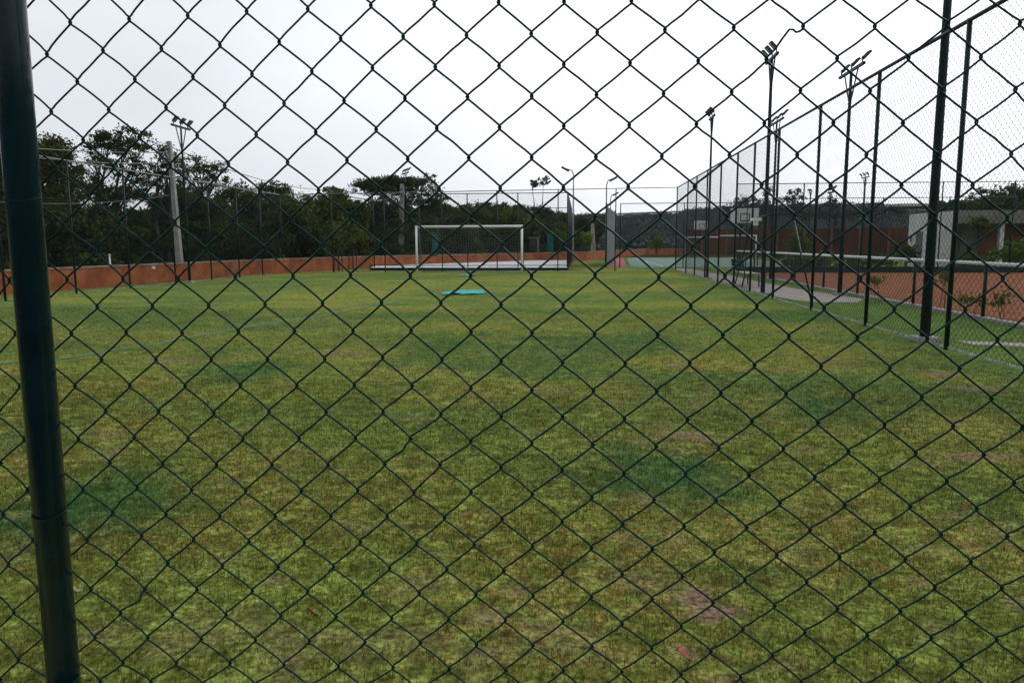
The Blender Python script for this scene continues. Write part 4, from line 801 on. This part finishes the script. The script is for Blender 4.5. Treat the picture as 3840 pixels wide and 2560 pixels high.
# two young trees in front of the wall
for k, (px, lb) in enumerate(((1272, 'young staked tree before the orange wall, left one of the pair'), (1326, 'young staked tree before the orange wall, right one nearer the white court'))):
    b = W(px, 1020, 39.5); root = tree(lb, px, 1020, 39.5, [(px-8, 870, 30, 24, .5), (px+12, 850, 26, 26, .45), (px-2, 905, 24, 18, .35)], 'leafyoung', .14, 12, .28, seed=80+k, tr=0.045, name='young_tree')
    MB().tube([(0.22, -0.1, 0), (0.2, -0.1, 1.15)], 0.03, 6).tube([(-0.25, -0.05, 0), (-0.22, 0.0, 1.0)], 0.03, 6).build('stake', 'bark', root)
# bright bushes and palms right of the goal
def shrub(label, px, py, y, hw, hh, mat, seed, size=.15, name='shrub', df=1.0, dens=26, z0=True, clump=.3):
    k = y/FPX; c = W(px, py, y); root = thing(name, label, 'shrub', (c.x, y, 0)); r = random.Random(seed)
    bl = [(r.uniform(-.5, .5)*hw*k, r.uniform(-.4, .4)*hw*k, c.z+r.uniform(-.45, .45)*hh*k, hw*k*.6, hw*k*.5, hh*k*.6, df) for _ in range(6)]
    V, F, R_ = leafmesh(bl, size, dens, clump, .8, seed); obj('foliage', V, F, mat, root, attrs={'rnd': ('FACE', R_)})
    m = MB()
    for q in range(3): m.tube([(r.uniform(-.1, .1), 0, -.05), (bl[q][0], bl[q][1], max(.2, bl[q][2]))], 0.04 if size > .06 else 0.008, 6, 0.015 if size > .06 else 0.003)
    m.build('stem', 'bark', root); return root
shrub('lime green bush behind the goal net, left of the shed', 1860, 885, 62, 55, 26, 'leaflime', 1)
shrub('lime green bush with yellowish tips between the shed and the cage edge', 2110, 890, 63, 34, 36, 'leaflime', 2)
shrub('wide lime green bush between the cage edge and the short concrete post', 2185, 895, 66, 46, 36, 'leaflime', 3)
shrub('green creeper mound on top of the small shed', 2002, 884, 62.6, 22, 12, 'leaflime', 4)
shrub('bright bush left of the shed roof, beside the goal post', 1962, 880, 63, 20, 24, 'leaflime', 5)
shrub('yellow green bush at the far end of the teal court', 2462, 912, 80, 16, 24, 'leaflime', 6, .2)
shrub('tall yellow green shrub against the dull terracotta wall', 3010, 905, 60, 44, 50, 'leafyoung', 7, .17, df=.8)
shrub('lush green bush in front of the low building at the right edge', 3800, 935, 40, 70, 46, 'leaflime', 8, .12, df=1.0)
shrub('creeper patch hanging from the concrete canopy', 3665, 835, 43.5, 26, 26, 'leafyoung', 9, .12, df=.5)
shrub('ivy covered post foot beside the low building', 3400, 950, 43, 22, 30, 'leafdark', 10, .12)
for k, (px, lb) in enumerate(((2960, 'dark green hedge bush behind the low fence, nearest the gate'), (3060, 'pale green hedge bush behind the low fence beside the stay wire'), (3150, 'yellowish hedge bush behind the low fence, left of the thick pole'), (3290, 'straggling hedge bush behind the low fence in the middle of the clay court'), (3640, 'scruffy hedge bush at the far side of the clay court before the building'))):
    shrub(lb, px, 982, 40.2+k*.3, 80, 30, ('leafdark', 'leafyoung', 'leafyoung', 'leafolive', 'leafyoung')[k], 20+k, .09, df=.9, dens=40)
# thin weeds climbing the low fence by the clay court
for k, (px, py, y, hw, hh, lb) in enumerate(((3300, 1050, 19, 50, 14, 'thin weed sprouting by the low fence at the near end of the clay'), (3545, 1040, 17.5, 26, 34, 'leggy yellowish weed by the low fence beside the thick floodlight pole'), (3640, 1122, 15.6, 60, 18, 'spreading weed by the low fence right of the fence post'), (3770, 1120, 14.8, 50, 30, 'ragged weed by the low fence at the right edge'))):
    shrub(lb, px, py, y, hw, hh, 'leafyoung', 40+k, .034, name='weed', df=.045, dens=10, clump=.1)
# trees on the right
RTS = [
 ('feathery grey tree behind the nearer basketball board', 2800, 105, [(2775, 755, 22, 16, .6), (2810, 760, 34, 18, .8), (2850, 775, 34, 16, .8), (2740, 785, 34, 14, .8), (2800, 795, 80, 20, 1)]),
 ('upright feathery tree between the thin far poles', 2890, 105, [(2885, 735, 18, 26, .45), (2905, 755, 26, 22, .6), (2870, 775, 22, 18, .6), (2900, 795, 44, 16, 1)]),
 ('tall slender tree standing highest among the far right trees', 2975, 100, [(2980, 722, 18, 18, .5), (2962, 745, 26, 18, .5), (2990, 760, 26, 18, .6), (2965, 785, 40, 18, .8), (3010, 800, 40, 16, 1)]),
 ('round lacy tree right of the small floodlight mast', 3130, 100, [(3130, 760, 26, 12, .7), (3115, 780, 30, 14, .7), (3150, 785, 26, 14, .7), (3060, 795, 40, 14, 1), (3130, 805, 60, 14, 1)]),
 ('low dark tree under the distant floodlight mast', 3270, 100, [(3230, 795, 36, 12, .9), (3300, 790, 50, 14, .8), (3360, 785, 34, 12, .9)])]
for k, (lb, px, y, bl) in enumerate(RTS): tree(lb, px, 930, y, bl, 'leafgrey', size=.2, dens=44, clump=.55, flat=.7, tr=.2, seed=120+k)
for k, (lb, px, y, bl) in enumerate([
 ('dark spreading tree left behind the low building', 3560, 70, [(3545, 760, 34, 12, .6), (3570, 775, 50, 20, 1), (3520, 790, 40, 16, 1), (3620, 790, 50, 18, 1)]),
 ('large dark tree rising at the right edge behind the building', 3760, 66, [(3700, 765, 44, 20, 1), (3760, 735, 50, 20, 1), (3830, 740, 60, 34, 1.1), (3740, 775, 80, 30, 1.1), (3870, 770, 70, 40, 1), (3790, 710, 34, 10, .5)]),
 ('ragged topped tree between the two dark trees behind the building', 3670, 74, [(3665, 755, 36, 16, .8), (3690, 730, 26, 16, .45), (3630, 775, 40, 18, 1), (3700, 785, 60, 20, 1)])]):
    tree(lb, px, 950, y, bl, 'leafdark', size=.14, dens=60, clump=.42, tr=.2, seed=140+k)
# two very slender far trees
for k, (px, pt, lb) in enumerate(((2003, 690, 'shorter of two very slender trees with a tiny tuft, faint above the far cage'), (2034, 672, 'taller of two very slender trees with a wider tuft, faint above the far cage'))):
    tree(lb, px, 960, 95, [(px+(4 if k else 0), pt+(10 if k else 0), 20 if k else 8, 14 if k else 5, .25 if k else .5)], 'leafgrey', size=.3, dens=12, clump=.5, tr=.11, seed=160+k, bark='palebark')

# ------------------------------------------------------------------ hills and far wood
hx = np.linspace(-420, 620, 210); hy = np.array([118, 135, 155, 175, 200, 225, 250, 275, 300, 340, 400, 520, 800.])
sk = [(-2500, 800), (0, 800), (1700, 815), (2100, 818), (2250, 810), (2450, 802), (2700, 793), (2900, 788), (3300, 782), (3500, 777), (3840, 772), (6500, 765)]
def skyz(x, y):
    px = W0/2 + FPX*math.tan(math.atan2(x, y)+YAW)
    py = np.interp(px, [s[0] for s in sk], [s[1] for s in sk]); return EYE + (911.5+0.0033*(px-1920)*-1-py)/FPX*y*math.cos(0)
Z = np.zeros((len(hy), len(hx)))
for i, y in enumerate(hy):
    for j, x in enumerate(hx):
        top = skyz(x, 285.0) if y >= 285 else skyz(x, 285.0)
        t = min(1, max(0, (y-125)/160.0)); tt = t*t*(3-2*t)
        Z[i, j] = top*tt*0.96 - (0.4 if t <= 0 else 0) - max(0, y-300)*0.02
XX2, YY2 = np.meshgrid(hx, hy); Z += (fbm(XX2, YY2, 0.03, 4)-.5)*2.0*(YY2 > 140)
n1 = len(hx); ii = (np.arange(len(hy)-1)[:, None]*n1+np.arange(n1-1)[None]).ravel()
M['hill'] = material('wooded_hillside', (0.016, 0.028, 0.022), 1.0, base2=(0.036, 0.052, 0.040), scale=0.05, bump=0.8, bscale=0.5)
M['meadow'] = material('pale_hill_meadow', (0.055, 0.072, 0.040), 1.0, base2=(0.10, 0.12, 0.07), scale=0.06)
tag(obj('hill', np.stack([XX2.ravel(), YY2.ravel(), Z.ravel()], 1), np.stack([ii, ii+1, ii+n1+1, ii+n1], 1), 'hill', smooth=True), kind='structure')
r = np.random.default_rng(77); n = 30000; ft_y = 128+150*r.random(n); ft_x = -0.75*ft_y+1.5*ft_y*r.random(n)
hz = np.zeros(n)
from bisect import bisect
jx = np.clip(np.searchsorted(hx, ft_x)-1, 0, len(hx)-2); jy = np.clip(np.searchsorted(hy, ft_y)-1, 0, len(hy)-2)
fx = (ft_x-hx[jx])/(hx[jx+1]-hx[jx]); fy = (ft_y-hy[jy])/(hy[jy+1]-hy[jy])
hz = (Z[jy, jx]*(1-fx)+Z[jy, jx+1]*fx)*(1-fy)+(Z[jy+1, jx]*(1-fx)+Z[jy+1, jx+1]*fx)*fy
pxs = W0/2+FPX*np.tan(np.arctan2(ft_x, ft_y)+YAW)
clear = ((pxs > 2240) & (pxs < 2560) & (ft_y > 248)) | ((pxs > 3280) & (pxs < 3540) & (ft_y > 225))
kp = ~clear; ft_x, ft_y, hz = ft_x[kp], ft_y[kp], hz[kp]; n = len(ft_x)
c = np.stack([ft_x, ft_y, hz+0.2+0.6*r.random(n)], 1); P = (c[:, None, :]+r.normal(size=(n, 9, 3))*np.array([.9, .9, .45])).reshape(-1, 3); k = len(P)
d1 = r.normal(size=(k, 3)); d1 /= np.linalg.norm(d1, axis=1, keepdims=True); d2 = np.cross(d1, r.normal(size=(k, 3))); d2 /= np.linalg.norm(d2, axis=1, keepdims=True)
V = np.stack([P-d1*.34, P+d2*.26, P+d1*.34, P-d2*.26], 1).reshape(-1, 3)
tag(obj('distant_wood', V, np.arange(k*4).reshape(-1, 4), 'leafhill', attrs={'rnd': ('FACE', np.clip(np.repeat(0.35*r.random(n)+0.65*smooth01(fbm(ft_x, ft_y, 0.06, 3), .3, .7), 9)*.85+r.random(k)*.15, 0, 1))}), 'grey green woodland covering the far hillside beyond the courts', 'woodland', kind='stuff')
# pale meadow on the ridge
for (pa, pb) in ((2240, 2560), (3280, 3540)):
    rows = []; 
    for yy in (246, 262, 280, 296):
        rows.append([])
        for q in range(13):
            px = pa+(pb-pa)*q/12; x = math.tan(math.atan((px-W0/2)/FPX)-YAW)*yy
            a = min(max(np.searchsorted(hx, x)-1, 0), len(hx)-2); b = min(max(np.searchsorted(hy, yy)-1, 0), len(hy)-2); u = (x-hx[a])/(hx[a+1]-hx[a]); w_ = (yy-hy[b])/(hy[b+1]-hy[b])
            z = (Z[b, a]*(1-u)+Z[b, a+1]*u)*(1-w_)+(Z[b+1, a]*(1-u)+Z[b+1, a+1]*u)*w_; rows[-1].append((x, yy, z+0.9))
    V = [p for r_ in rows for p in r_]; F = [[i*13+j, i*13+j+1, (i+1)*13+j+1, (i+1)*13+j] for i in range(3) for j in range(12)]
    tag(obj('hill_meadow', V, F, 'meadow', smooth=True), kind='structure')

# ------------------------------------------------------------------ moist air over the valley
hzm = bpy.data.materials.new('moist_air'); hzm.use_nodes = True; t = hzm.node_tree; t.nodes.clear()
vo = t.nodes.new('ShaderNodeVolumePrincipled'); vo.inputs['Color'].default_value = (0.86, 0.92, 1.0, 1); vo.inputs['Density'].default_value = HAZE; vo.inputs['Anisotropy'].default_value = 0.2
t.links.new(vo.outputs[0], t.nodes.new('ShaderNodeOutputMaterial').inputs['Volume']); M['haze'] = hzm
m = MB(); m.box((-1000, -700, -22), (1000, 1000, 45)); hzo = m.build('haze', 'haze'); tag(hzo, 'thin pale haze greying the far hills and woods', 'haze', kind='stuff')
